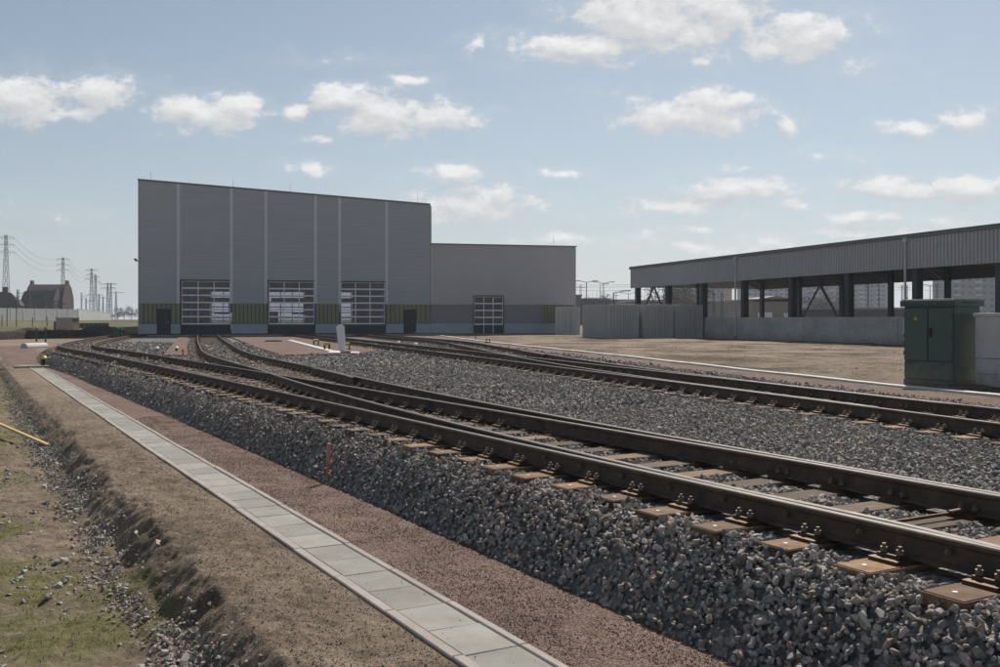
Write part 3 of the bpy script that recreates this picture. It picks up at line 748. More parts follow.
# grass and moss tufts in the lower ground
n=60000; uu=5+(rng.random(n)**1.3)*26; vv=rng.uniform(-.5,1.35,n)
mo=fbm(uu*.9,vv*.9,5,91)*5.0+.38+fbm(uu*6,vv*6,3,92)*1.6; m=(mo>.42)&(rng.random(n)<.75); uu=uu[m];vv=vv[m]; k_=rng.random(len(uu))<.38; uu=uu[k_];vv=vv[k_]; n=len(uu)
xs=-.487*uu+.873*vv; ysx=.873*uu+.487*vv; zs=H(xs,ysx)
ang=rng.uniform(0,2*np.pi,n); hgt=rng.uniform(.006,.024,n)*(1+2*(rng.random(n)<.04)); lean=rng.uniform(.2,1.0,n)*hgt
w=.0035+.002*rng.random(n); ca,sa=np.cos(ang),np.sin(ang)
V=np.stack([np.stack([xs-sa*w,ysx+ca*w,zs-.003],1),np.stack([xs+sa*w,ysx-ca*w,zs-.003],1),np.stack([xs+ca*lean,ysx+sa*lean,zs+hgt],1)],1).reshape(-1,3)
o=npmesh('short_grass',V,np.arange(3*n).reshape(-1,3),M['leaf']); tag(o,'sparse short grass and moss on the lower ground','grass',kind='stuff')

# ---------------------------------------------------------------- hall
HA=R(13.0); E=Vector((math.cos(HA),math.sin(HA),0)); Nn_=Vector((-math.sin(HA),math.cos(HA),0)); H0=Vector((-31.2,84,0))
def tpx(px): m=(px-500)/F; return (m*84+31.2)/(math.cos(HA)-math.sin(HA)*m)
def hallroot(name,label,t0):
    o=empty(name,(0,0,0),HA,label,'building'); p=H0+E*t0; o.location=(p.x,p.y,0); return o
TS=tpx(430); TE=tpx(575)
def ztop(t): return 13.45+(11.98-13.45)*t/TS
hall=hallroot('depot_hall','tall grey ribbed depot hall with sloping roof edge and three glazed rail gates',0)
def hb(name,t0,t1,y0,y1,z0,z1,mat,parent=None,bevel=0,z1b=None):
    mb=MB(); 
    if z1b is None: z1b=z1
    P=[(t0,y0,z0),(t1,y0,z0),(t1,y1,z0),(t0,y1,z0),(t0,y0,z1),(t1,y0,z1b),(t1,y1,z1b),(t0,y1,z1)]
    mb.add(P,[(0,3,2,1),(4,5,6,7),(0,1,5,4),(1,2,6,5),(2,3,7,6),(3,0,4,7)]); return mb.build(name,mat,parent or hall,bevel)
jt=[0]+[tpx(x) for x in (178.5,231.5,266,315.5,339.5,386.5)]+[TS]
gates=[(tpx(181),tpx(231)),(tpx(268),tpx(315)),(tpx(340),tpx(385.5))]
GT=4.78; DK=44
pan=[]
for i in range(7):
    a,b=jt[i]+.12,jt[i+1]-.12
    if i==0: a=0
    if i==6: b=TS
    z0=2.80
    if i in (1,3,5): z0=GT+.12
    pan.append(hb('cladding_panel',a,b,-.14,.10,z0,ztop(a)-.02,M['clad'],z1b=ztop(b)-.02))
for i in range(1,7):
    a=jt[i]-.12; hb('joint_strip',a,a+.24,-.165,.10,2.80,ztop(a)-.03,M['joint'],z1b=ztop(a+.24)-.03)
# reveal strips beside gates below the cladding are plinth + profiled glass
low=[(0,tpx(157),'w'),(tpx(157),tpx(171),'d'),(tpx(171),tpx(180.5),'w'),(tpx(231.5),tpx(267.5),'w'),(tpx(315.5),tpx(339.5),'w'),(tpx(386),tpx(403.5),'w'),(tpx(403.5),tpx(416),'d'),(tpx(416),tpx(430),'w')]
ZP=1.02; ZB=.16
def profil(a,b,z0,z1,parent):
    mb=MB(); n=max(2,int((b-a)/.33)); w=(b-a)/n
    for i in range(n):
        x0=a+i*w
        mb.add([(x0+.02,-.06,z0),(x0+.06,-.10,z0),(x0+w-.06,-.10,z0),(x0+w-.02,-.06,z0),(x0+.02,-.06,z1),(x0+.06,-.10,z1),(x0+w-.06,-.10,z1),(x0+w-.02,-.06,z1)],[(0,1,5,4),(1,2,6,5),(2,3,7,6)])
    mb.box(((a+b)/2,0,(z0+z1)/2),(b-a,.11,z1-z0),mi=1)
    return mb.build('profiled_glazing',[M['profil'],M['dark']],parent)
def leaf_door(a,b,parent):
    d=hb('door',a+.05,b-.05,-.02,.04,ZB,2.26,M['dark'],parent)
    mb=MB(); mb.box((b-.25,-.06,1.2),(.14,.03,.03)); mb.box((b-.2,-.04,1.2),(.03,.04,.03)); mb.build('handle',M['steel'],d)
    mb=MB(); 
    for x in (a+.025,b-.025): mb.box((x,-.05,(ZB+2.3)/2),(.05,.12,2.3-ZB))
    mb.box(((a+b)/2,-.05,2.29),(b-a,.12,.06)); mb.build('frame',M['dark'],d)
    profil(a,b,2.33,2.797,parent)
for a,b,kind_ in low:
    if kind_=='w':
        hb('plinth',a,b,-.12,.12,ZB,ZP,M['plinth']); profil(a,b,ZP+.04,2.797,hall)
        hb('sill',a,b,-.13,.02,ZP,ZP+.04,M['dark'])
    else: leaf_door(a,b,hall)
def gate(a,b,z1,rows,cols,parent,wicket=None,base=True):
    zb=ZP if base else .95
    g=hb('gate',a+.04,b-.04,.06,.11,ZB-.05,zb,M['dark'],parent)     # dark bottom panel
    mb=MB(); w=(b-a-.16)/cols; h=(z1-zb)/rows; x0=a+.08
    for i in range(cols+1): mb.box((x0+i*w,.06,(zb+z1)/2),(.075,.07,z1-zb))
    for j in range(rows+1): mb.box(((a+b)/2,.045,zb+j*h),(b-a-.1,.08,.12))
    mb.build('gate_frame',M['frame'],g)
    for i in range(cols):
        for j in range(rows):
            mb=MB(); mb.box((x0+(i+.5)*w,.075,zb+(j+.5)*h),(w-.075,.02,h-.12)); mb.build('pane',M['glass'],g)
    mb=MB()
    for x in (a+.02,b-.02): mb.box((x,-.0,(z1+ZB)/2),(.04,.24,z1-ZB))
    mb.box(((a+b)/2,0,z1+.06),(b-a,.24,.10)); mb.build('reveal',M['dark'],g)
    return g
for a,b in gates: gate(a,b,GT,6,3,hall)
# dark recessed footing
hb('footing',.05,TS,-.02,.2,-.2,ZB-.003,M['dark'])
# side, rear, roof, floor, interior
def quadwall(name,pts,mat,parent,th=.15):
    mb=MB(); mb.add(pts,[(0,1,2,3)]); o=mb.build(name,mat,parent); md=o.modifiers.new('solid','SOLIDIFY'); md.thickness=th; return o
quadwall('side_wall',[(0.0,.1,-.1),(0.0,DK,-.1),(0.0,DK,ztop(0)-.05),(0.0,.1,ztop(0)-.05)],M['clad'],hall)
quadwall('side_wall',[(TS,.1,-.1),(TS,.1,ztop(TS)-.05),(TS,DK,ztop(TS)-.05),(TS,DK,-.1)],M['clad'],hall)
# rear wall with openings that let daylight in
mb=MB(); cuts=[0]+sum([[a-.3,b+.3] for a,b in gates],[])+[TS]
for i in range(0,len(cuts)-1):
    a,b=cuts[i],cuts[i+1]
    if i%2==0: mb.box(((a+b)/2,DK,4.5),(b-a,.2,9.2))
    else: mb.box(((a+b)/2,DK,7.1),(b-a,.2,4.0)); 
mb.box((TS/2,DK,11),(TS,.2,3.6)); mb.build('rear_wall',M['inner'],hall)
for i in (0,1,2):
    a,b=gates[i]; mb=MB()
    for j in range(7): mb.box(((a+b)/2,DK,.9+j*.72),(b-a+.5,.06,.13))
    for j in range(4): mb.box((a-.2+(b-a+.4)*j/3,DK,2.6),(.12,.06,5.0))
    mb.build('rear_gate',M['frame'],hall)
hb('hall_floor',.1,TS-.1,.12,DK,-.1,.14,M['inner'])
mb=MB()
for t_,y_ in [(t,y) for t in (jt[1]-.9,jt[3]-.9,jt[5]-.9) for y in (8,16,24,32,40)]: mb.box((t_,y_,5),(.35,.35,10))
for y_ in (8,16,24,32,40): mb.box((TS/2,y_,5.2),(TS,.25,.5))
mb.build('inner_column',M['joint'],hall)
mb=MB()
for a,b in gates:
    c=(a+b)/2
    for y_ in (10,):
        mb.box((c+.9,y_,2.0),(1.2,6,.12)); mb.box((c-1.6,y_+6,1.2),(.9,8,2.0)); mb.box((c+1.7,y_+2,2.6),(.3,9,.9)); mb.box((c,y_+14,3.6),(3.8,.2,.5))
mb.build('work_platform',M['inner'],hall)
mb=MB(); P=[(-.15,-.20,ztop(0)-.02),(TS+.02,-.20,ztop(TS)-.02),(TS+.02,DK,ztop(TS)-.02),(-.15,DK,ztop(0)-.02)]
mb.add(P+[(x,y,z+.14) for x,y,z in P],[(0,3,2,1),(4,5,6,7),(0,1,5,4),(1,2,6,5),(2,3,7,6),(3,0,4,7)]); mb.build('roof',M['roofedge'],hall)
def rod(px_,parent,t0,z,h=1.1):
    t_=tpx(px_)-t0; mb=MB(); mb.cyl((t_,1.5,z-.3),(t_,1.5,z+h),.02,.014,n=6); mb.build('lightning_rod',M['steel'],parent)
for px_ in (148.5,232.5,290.5,420): rod(px_,hall,0,ztop(tpx(px_)))
mb=MB(); mb.box((-.25,.3,6.5),(.35,.12,.1)); mb.box((-.4,.3,6.62),(.22,.16,.14)); mb.build('wall_lamp',M['dark'],hall)
# ---- wing
wing=hallroot('workshop_wing','lower smooth grey wing with flat roof and small glazed gate, right of the hall',TS+.03)
WL=TE-TS-.03; q=TS+.03
ga,gb=tpx(473.5)-q,tpx(503.5)-q; zt=8.36; gz=3.55; oz=tpx(541)-q
hb('upper_wall',0,ga,.0,.2,2.8,zt,M['clad2'],wing); hb('upper_wall',gb,WL,.0,.2,2.8,zt,M['clad2'],wing); hb('upper_wall',ga,gb,.0,.2,gz+.08,zt,M['clad2'],wing)
for a,b in ((0,ga),(gb,oz)):
    hb('band_panel',a,b,.03,.2,ZP+.0,2.797,M['clad2d'],wing)
for a,b in ((0,ga),(gb,WL)): hb('plinth',a,b,.02,.2,ZB-.05,ZP-.003,M['plinth'],wing)
g_=profil(oz,WL-.05,ZP+.04,2.797,wing); g_.location=(0,.12,0)
g=gate(ga,gb,gz,4,3,wing,base=False)
mb=MB(); c=(ga+gb)/2; 
for x in (c-.45,c+.45): mb.box((x,.02,1.2),(.06,.06,2.1))
mb.box((c,.02,2.25),(.96,.06,.06)); mb.build('wicket_door',M['frame'],g)
quadwall('side_wall',[(WL,.2,-.1),(WL,.2,zt-.05),(WL,30,zt-.05),(WL,30,-.1)],M['clad2'],wing)
mb=MB(); mb.box((WL/2,30,4.2),(WL,.2,8.4)); mb.build('rear_wall',M['inner'],wing)
hb('hall_floor',.1,WL-.1,.22,30,-.1,.1,M['inner'],wing)
mb=MB(); P=[(0,-.10,zt),(WL+.15,-.10,zt-.02),(WL+.15,30,zt-.02),(0,30,zt)]
mb.add(P+[(x,y,z+.10) for x,y,z in P],[(0,3,2,1),(4,5,6,7),(0,1,5,4),(1,2,6,5),(2,3,7,6),(3,0,4,7)]); mb.build('roof',M['roofedge'],wing)
rod(558,wing,q,zt,1.3)
mb=MB(); mb.box((.12,-.02,5.6),(.10,.06,5.4)); mb.build('corner_trim',M['joint'],wing)
# apron strip in front of the hall
mb=MB(); mb.box((WL*0,0,0),(.1,.1,.1)) if False else None
o=hb('hall_apron',-.5,TE+1,-1.3,-.02,-.2,.06,M['wallconc'],hall); o.parent=None; o.matrix_world=hall.matrix_basis.copy(); o['kind']='structure'; o.location.z=0; o.rotation_euler=(0,0,HA)

# ---------------------------------------------------------------- open shed on the right
SD=Vector((-.309,.951,0)).normalized(); SN=Vector((.951,.309,0)).normalized()
S0=Vector((24.5,47.5,0)); SR=math.atan2(SD.y,SD.x)
shed=empty('open_storage_shed',S0,SR,'long open-sided grey shed with deep ribbed fascia on dark columns at the right','building')
# local x = along the front away from the camera, local y = -SN (to the left/front); back is at y=-depth
DEP=13.0; ZT=1.4+4.6; ZF=1.4+2.78; XA=-24.0; XB=41.1
def corrug(mb,x0,x1,y,z0,z1,per,dep,out=1,mi=0):
    n=int((x1-x0)/per); w=(x1-x0)/n; pts=[]
    for i in range(n):
        a=x0+i*w; pts+=[(a,0),(a+w*.42,0),(a+w*.55,dep),(a+w*.87,dep)]
    pts.append((x1,0)); k_=len(pts); V=[(a,y+out*d,z0) for a,d in pts]+[(a,y+out*d,z1) for a,d in pts]
    mb.add(V,[(i,i+1,k_+i+1,k_+i) for i in range(k_-1)],mi)
mb=MB(); 
segs=[XA,6.2,23.6,XB]
for a,b in zip(segs[:-1],segs[1:]):
    mb=MB(); corrug(mb,a+.02,b-.02,.12,ZF,ZT-.12,.25,.075,1); mb.box(((a+b)/2,.08,(ZF+ZT)/2),(b-a-.04,.06,ZT-ZF-.14)); mb.build('fascia',M['shedclad'],shed)
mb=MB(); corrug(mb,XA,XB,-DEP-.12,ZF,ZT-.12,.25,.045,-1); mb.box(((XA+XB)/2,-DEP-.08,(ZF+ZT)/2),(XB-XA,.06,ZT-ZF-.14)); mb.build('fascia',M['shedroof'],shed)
mb=MB(); mb.box((XB-.03,-DEP/2,(ZF+ZT)/2),(.06,DEP,ZT-ZF-.14)); mb.build('fascia',M['shedclad'],shed)
mb=MB(); mb.box(((XA+XB)/2,.19,ZT-.06),(XB-XA+.3,.16,.16)); mb.build('gutter',M['roofedge'],shed,bevel=.03)
mb=MB(); 
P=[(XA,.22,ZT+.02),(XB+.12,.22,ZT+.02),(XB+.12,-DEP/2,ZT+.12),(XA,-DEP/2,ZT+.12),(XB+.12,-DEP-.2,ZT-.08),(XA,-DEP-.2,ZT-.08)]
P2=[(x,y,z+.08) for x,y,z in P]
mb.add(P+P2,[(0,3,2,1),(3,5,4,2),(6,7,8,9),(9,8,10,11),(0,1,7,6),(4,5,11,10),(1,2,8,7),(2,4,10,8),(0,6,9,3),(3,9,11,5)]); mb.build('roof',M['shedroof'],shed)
def hcol(x,y,z1,w=.36,d=.36):
    mb=MB(); mb.box((x,y+d/2-.015,z1/2),(w,.03,z1)); mb.box((x,y-d/2+.015,z1/2),(w,.03,z1)); mb.box((x,y,z1/2),(.025,d-.06,z1)); mb.box((x,y,.02),(w+.1,d+.1,.04)); return mb.build('column',M['shedsteel'],shed)
cxs=[.14+5.75*i for i in range(-4,8)]
for x in cxs:
    hcol(x,-.22,ZT-.1,.38,.42); hcol(x,-DEP+.1,ZT-.1,.30,.34)
    mb=MB(); mb.bar((x,-.3,ZF+.75),(x,-DEP/2,ZF+1.5),.16,.34); mb.bar((x,-DEP/2,ZF+1.5),(x,-DEP+.2,ZF+.75),.16,.34); mb.bar((x,-.3,ZF-.05),(x,-1.8,ZF+.8),.12,.12); mb.bar((x,-DEP+.3,ZF-.05),(x,-DEP+1.8,ZF+.8),.12,.12); mb.build('rafter',M['shedsteel'],shed)
hcol(XB-.2,-6.5,ZT-.1,.22,.22)
def brace(x0,x1,y,z0,z1,w=.11):
    mb=MB(); c=(x0+x1)/2; mb.bar((x0,y,z0),(c,y,z1),w); mb.bar((x1,y,z0),(c,y,z1),w); mb.build('brace',M['shedsteel'],shed)
brace(cxs[10]+.2,cxs[11]-.2,-.3,1.2,ZF+.1); brace(cxs[9]+.2,cxs[10]-.2,-DEP+.1,1.2,ZF+.1); brace(cxs[6],cxs[7],-DEP+.1,1.2,ZF+.1) if False else None
brace(29.0,34.4,-DEP+.1,1.3,ZF+.2)
for i in (5,8): 
    mb=MB(); mb.bar((cxs[i],-.6,ZF+.55),(cxs[i+1],-DEP+.6,ZF+.55),.09); mb.bar((cxs[i+1],-.6,ZF+.55),(cxs[i],-DEP+.6,ZF+.55),.09); mb.build('roof_brace',M['shedsteel'],shed)
for x in (6.25,23.55):
    mb=MB(); mb.cyl((x,.30,.0),(x,.30,ZT-.1),.065,n=12); mb.box((x,.26,ZT-.22),(.26,.2,.22)); 
    for z_ in (1.0,2.6,4.2,5.4): mb.box((x,.25,z_),(.2,.12,.04))
    dp=mb.build('downpipe',M['pipe'],shed)
    b=MB(); b.cyl((x,.30,-.05),(x,.30,.22),.085,n=12); b.build('pipe_shoe',M['greend'],dp)
# base wall of cast concrete panels
wl=empty('concrete_wall',S0,SR,'waist-high pale concrete wall along the front of the open shed','wall')
x=-24.0
edges=[-24,-18.3,-12.5,-6.8,-1.0,4.7,6.9,11.2,15.6,20,24.3,28.6]
for a,b in zip(edges[:-1],edges[1:]):
    mb=MB(); mb.box(((a+b)/2,.14,.775),(b-a-.025,.2,1.55)); mb.build('wall_panel',M['wallconc'],wl,bevel=.012)
sf=MB(); sf.box((8,-6.6,.0),(66,12.8,.08)); o=sf.build('shed_floor',M['wallconc'],None); o.location=S0; o.rotation_euler=(0,0,SR); o['kind']='structure'

# ---------------------------------------------------------------- storage containers
EC=Vector((.951,.309,0))
def container(px0,px1,base_line_t,label,wdt,lng=5.2,hgt=2.5,mat=None,rz=math.atan2(.309,.951),P=None,strips=True):
    o=empty('storage_container',P,rz,label,'container','storage containers beside the shed')
    m=mat or M['cont']
    def shell(ax0,ay0,ax1,ay1,per=.24):
        L=math.hypot(ax1-ax0,ay1-ay0); mb=MB(); corrug(mb,.06,L-.06,.04,.16,hgt-.1,per,.085,-1)
        Mx=Matrix.Translation((ax0,ay0,0))@Matrix.Rotation(math.atan2(ay1-ay0,ax1-ax0),4,'Z'); mb.v=[tuple(Mx@Vector(p)) for p in mb.v]; return mb.build('side_panel',m,o)
    shell(0,0,wdt,0); shell(wdt,0,wdt,lng); shell(wdt,lng,0,lng); shell(0,lng,0,0)
    mb=MB()
    for x_,y_ in ((0,0),(wdt,0),(0,lng),(wdt,lng)): mb.box((x_+(.05 if x_==0 else -.05),y_+(.05 if y_==0 else -.05),hgt/2),(.12,.12,hgt))
    for z_ in (.08,hgt-.05):
        mb.box((wdt/2,0.03,z_),(wdt-.12,.09,.14)); mb.box((wdt/2,lng-.03,z_),(wdt-.12,.09,.14)); mb.box((.03,lng/2,z_),(.09,lng-.12,.14)); mb.box((wdt-.03,lng/2,z_),(.09,lng-.12,.14))
    mb.build('corner_frame',m,o,bevel=.006)
    mb=MB(); mb.box((wdt/2,lng/2,hgt-.02),(wdt-.02,lng-.02,.08)); mb.build('roof',m,o)
    if strips:
        mb=MB(); 
        for q_ in (.36,.44,.58,.66): mb.cyl((wdt*q_,-.055,.2),(wdt*q_,-.055,hgt-.15),.018,n=6)
        mb.build('locking_bar',M['cont2'],o)
    return o
C0=Vector((8.03,71.5,0))
container(0,0,0,'grey-green container seen corner-on, second from the left of the row',2.42,P=C0,lng=5.0)
container(0,0,0,'ribbed grey-green container between the corner-on one and the end one by the shed',2.45,P=C0+EC*2.85+Vector((0,0,0)))
container(0,0,0,'ribbed grey-green container at the right end of the row, against the shed wall',2.3,P=C0+EC*5.5)
pc=gnd(555.6,334.9,.02)
container(0,0,0,'pale grey container with light upright strips, standing alone before the wing',2.15,lng=4,hgt=2.5,mat=M['cont2'],P=Vector((pc.x,pc.y,0)),rz=R(-4))

# ---------------------------------------------------------------- cabinets by the far kerb
def orient(o,u,v,z=0): x,y=uv2xy(u,v); o.location=(x,y,z); o.rotation_euler=(0,0,math.atan2(-.873,.487))   # local x runs towards the camera along the track, local y to the right/back
gc=empty('switch_cabinet',label='tall dark green two-door metal cabinet with yellow warning triangle beside the far kerb',cat='cabinet'); orient(gc,14.18,17.98)
W_=1.24; D_=.86; Hc=1.80
def cb(name,x0,x1,y0,y1,z0,z1,mat,parent,bevel=.006):
    mb=MB(); mb.box(((x0+x1)/2,(y0+y1)/2,(z0+z1)/2),(x1-x0,y1-y0,z1-z0)); return mb.build(name,mat,parent,bevel)
cb('plinth',.0,W_,.0,D_,-.1,.12,M['greend'],gc)
cb('body',.02,W_-.02,.02,D_-.0,.12,Hc-.12,M['green'],gc)
cb('lower_panel',.03,W_-.03,-.012,.02,.13,.50,M['green'],gc)
for i in range(2):
    x0=.03+i*(W_/2-.02); d=cb('door',x0,x0+W_/2-.045,-.018,.02,.53,Hc-.16,M['green'],gc)
    if i==1:
        mb=MB(); mb.box((x0+.06,-.035,1.12),(.05,.03,.20)); mb.box((x0+.06,-.055,1.15),(.035,.03,.12)); mb.build('handle',M['black'],d,bevel=.004)
    else:
        mb=MB(); cx=x0+.29; z_=1.42; r_=.05
        mb.prism([(cx-r_,z_-r_*.6),(cx+r_,z_-r_*.6),(cx,z_+r_)],-.024,-.0185); mb.build('warning_triangle',M['yellow'],d)
        mb=MB(); mb.prism([(cx-.004,z_-.012),(cx+.012,z_+.006),(cx+.003,z_+.006),(cx+.008,z_+.024),(cx-.010,z_+.002),(cx+.001,z_+.002)],-.027,-.0245); mb.build('warning_bolt',M['black'],d)
for x_ in (.18,.98):
    cb('latch',x_-.06,x_+.06,-.022,-.012,.455,.475,M['black'],gc,.002)
mb=MB(); mb.box((W_/2,D_/2,Hc-.055),(W_+.10,D_+.10,.13)); mb.box((W_/2,D_/2,Hc+.02),(W_+.06,D_+.06,.03),taper=.97)
for i in range(22):
    x_=.0+i*W_/21; mb.box((x_,-.056,Hc-.075),(.022,.012,.07))
mb.build('roof',M['green'],gc,bevel=.008)
for x_ in (.028,W_-.045):
    mb=MB()
    for z_ in (.68,1.05,1.48): mb.cyl((x_,-.024,z_-.035),(x_,-.024,z_+.035),.010,n=8)
    mb.build('hinge',M['greend'],gc)
mb=MB(); 
for i in range(5): mb.box((W_+.055,.25+i*.09,Hc-.05),(.012,.05,.05))
mb.build('vent',M['greend'],gc)
cb('meter_box',-.09,.0,.1,.5,.95,1.5,M['greybox'],gc)
gb_=empty('switch_cabinet',label='weathered light grey cabinet standing right of the green one, cut by the frame edge',cat='cabinet'); orient(gb_,12.72,18.34)
cb('plinth',.0,1.5,.0,.6,-.1,.28,M['greybox'],gb_); cb('body',.0,1.5,.0,.6,.285,.60,M['greybox'],gb_)
cb('door',.01,.74,-.015,.6,.61,1.46,M['greybox'],gb_); cb('door',.75,1.49,-.015,.6,.61,1.46,M['greybox'],gb_)
cb('roof',-.03,1.53,-.04,.64,1.465,1.53,M['greybox'],gb_,.012)
mb=MB(); mb.box((.62,-.03,1.05),(.04,.03,.16)); mb.build('handle',M['steel'],gb_)

# ---------------------------------------------------------------- small things on the site
def post(name,px,pybase,pytop,z,r,mat,label,cat,group=None,cap=True,sq=False):
    p=gnd(px,pybase,z); h=(pybase-pytop)/F*p.y
    mb=MB()
    if sq: mb.box((0,0,h/2-.1),(r*2,r*2,h+.2))
    else: mb.cyl((0,0,-.2),(0,0,h),r,n=10); mb.cyl((0,0,h),(0,0,h+.03),r*1.15,r*.7,n=10)
    o=mb.build(name,mat,None,loc=p); return tag(o,label,cat,group)
gl=['green post left of its twin by the pale pipe','green post right of its twin by the pale pipe','green post nearest left of the curving rails','second green post by the curving rails','short green post on the right of the three by the curving rails']
for (px,b,t_),l in zip([(36.5,342.5,328),(45.5,343.5,327.5),(114.3,341,327),(118,341,328.5),(121.5,340.5,328.5)],gl):
    z0=-.1; post('fence_post',px,b,t_,z0,.055,M['postgreen'],l,'post','green posts at the left edge of the site')
# short red-topped stake on the gravel path
p=Vector((*uv2xy(u_:= .487*2.08+.873*11.68,v_:=-.873*2.08+.487*11.68),-.57)); st=empty('survey_stake',(p.x,p.y,-.57),0,'thin wooden survey stake with faded red top on the edge of the reddish path','stake')
st.rotation_euler=(R(1),R(2.5),.3)
mb=MB(); mb.box((0,0,.10),(.032,.03,.32)); mb.build('stake_shaft',M['wood'],st,bevel=.003)
mb=MB(); mb.box((0,0,.375),(.042,.038,.21)); mb.build('painted_top',M['red_paint'],st,bevel=.004)
p=gnd(57.5,362,-.45); mb=MB(); mb.box((0,0,.2),(.06,.05,.42)); o=mb.build('survey_stake',M['red_paint'],None,bevel=.005,loc=p); tag(o,'small red stake beside the far end of the slab walkway','stake')
# yellow capped marker near walkway end
p=gnd(43,366,-.5); mk=empty('valve_marker',p,0,'low marker with rounded yellow cap beside the end of the slabs','marker')
mb=MB(); mb.cyl((0,0,-.1),(0,0,.30),.09,.08,n=10); mb.build('stem',M['black'],mk); mb=MB(); mb.cyl((0,0,.28),(0,0,.34),.14,.17,n=14); mb.cyl((0,0,.34),(0,0,.43),.17,.09,n=14); mb.build('cap',M['yellow'],mk)
# concrete pipe lying
a=gnd(24,349,-.25); b=gnd(45,348,-.25); mb=MB(); mb.cyl(a+Vector((0,0,.1)),b+Vector((0,0,.1)),.22,n=16); o=mb.build('concrete_pipe',M['white_conc']); tag(o,'pale concrete pipe lying by the two green posts','pipe')
# timber batten on the left
a=Vector((-7.95,17.1,-.82)); b=Vector((-13.4,22.9,-.38)); mb=MB(); mb.bar(a,b,.065,.04); o=mb.build('timber_batten',M['orangewood'],None,bevel=.004); tag(o,'long orange-brown batten lying on the lower ground at the left edge','batten')
# brick half-buried in the rubble
p=gnd(163,553,-.72); mb=MB(); mb.box((0,0,0),(.19,.07,.11)); o=mb.build('brick',M['beige'],None,bevel=.006,loc=(p.x,p.y,-.68)); o.rotation_euler=(.5,.4,.6); tag(o,'brown brick stuck tilted in the rubble of the bank','brick')
# weed tuft in the rubble
def tuft(px,py,z,h,n,label):
    p=gnd(px,py,z); mb=MB(); r_=random.Random(px)
    for i in range(n):
        a=r_.uniform(0,6.28); l=r_.uniform(.1,.5)*h; hh=h*r_.uniform(.5,1); b=Vector((math.cos(a)*.03,math.sin(a)*.03,0)); w_=Vector((-math.sin(a),math.cos(a),0))*.004
        m1=b+Vector((math.cos(a)*l*.4,math.sin(a)*l*.4,hh*.6)); t_=b+Vector((math.cos(a)*l,math.sin(a)*l,hh)); mb.add([b-w_,b+w_,m1+w_*.8,m1-w_*.8,t_],[(0,1,2,3),(3,2,4)])
    o=mb.build('grass_tuft',simple('fresh_grass',(.13,.20,.04),.6),None,loc=p); tag(o,label,'grass tuft')
tuft(205,612,-.80,.17,26,'fresh green grass tuft sprouting in the rubble at the bottom left')
tuft(163,600,-.90,.09,40,'low green weed patch beside the rubble near the bottom left')
tuft(80,556,-.93,.08,34,'low green weed clump on the mossy ground at the left')
# leaning white marker board
p=gnd(342.5,353.2,.03); mw=empty('marker_board',p,R(12),'leaning dull white narrow board standing in the gravel before the third gate','marker board'); mw.rotation_euler=(0,R(-4.5),R(12))
mb=MB(); mb.prism([(-.135,.10),(.135,.10),(.15,.6),(.16,1.08),(.05,1.17),(-.06,1.17),(-.17,1.08),(-.155,.6)],-.05,.05); mb.build('board',M['white'],mw,bevel=.015)
mb=MB(); mb.cyl((0,0,-.1),(0,0,.14),.035,n=8); mb.cyl((-.0,0,1.15),(0,0,1.22),.03,n=8); mb.build('post',M['fasten'],mw)
mb=MB(); mb.box((.12,-.1,.04),(.40,.36,.12)); mb.build('foot',M['beige'],mw,bevel=.02)
# point-lever lamps
def lever(px,py,z,label,k=1.0):
    p=gnd(px,py,z); o=empty('point_lever',p,R(random.uniform(-30,30)),label,'point lever','yellow-capped point levers'); 
    mb=MB(); mb.box((-.13*k,0,.12*k),(.05,.08,.26*k)); mb.box((.13*k,0,.12*k),(.05,.08,.26*k)); mb.box((0,0,.02),(.42*k,.25,.05)); mb.build('stand',M['black'],o)
    mb=MB(); mb.cyl((-.13*k,0,.28*k),(.13*k,0,.28*k),.07*k,n=10); mb.build('weight',M['yellow'],o)
lever(316,345.5,.0,'yellow-topped point lever behind the white slab strip, farthest from the camera')
lever(327,350.3,.0,'yellow-topped point lever on the reddish platform left of the leaning board')
lever(346.5,350,.0,'yellow-topped point lever directly right of the leaning white board')
lever(488,342.5,.0,'small yellow-topped point lever by the far kerb below the wing',.8)
# slab strip on the platform
def flat(name,poly,z,h,mat):
    P=[gnd(px,py,z) for px,py in poly]; n=len(P); top=[(p.x,p.y,z) for p in P]; bot=[(p.x,p.y,z-h) for p in P]
    a=sum((top[i][0]*top[(i+1)%n][1]-top[(i+1)%n][0]*top[i][1]) for i in range(n))
    if a<0: top=top[::-1]; bot=bot[::-1]
    mb=MB(); mb.add(top+bot,[tuple(range(n))]+[(i,i+n,(i+1)%n+n,(i+1)%n) for i in range(n)]); o=mb.build(name,mat); o['kind']='structure'; return o
flat('slab_walkway',[(287,340),(291,339.7),(333,350.0),(327,350.6)],.05,.1,M['white_conc'])
flat('slab_walkway',[(328,352.6),(330,350.2),(360,351.8),(358,352.8)],.055,.1,M['white_conc'])
p=gnd(273.5,341,.05); mb=MB(); mb.box((0,0,0),(.95,.7,.05)); 
for i in range(9): mb.box((-.4+i*.1,0,.03),(.03,.62,.03))
o=mb.build('drain_grate',M['dark'],None,loc=p); tag(o,'dark drain grate set in the reddish platform before the second gate','grate')
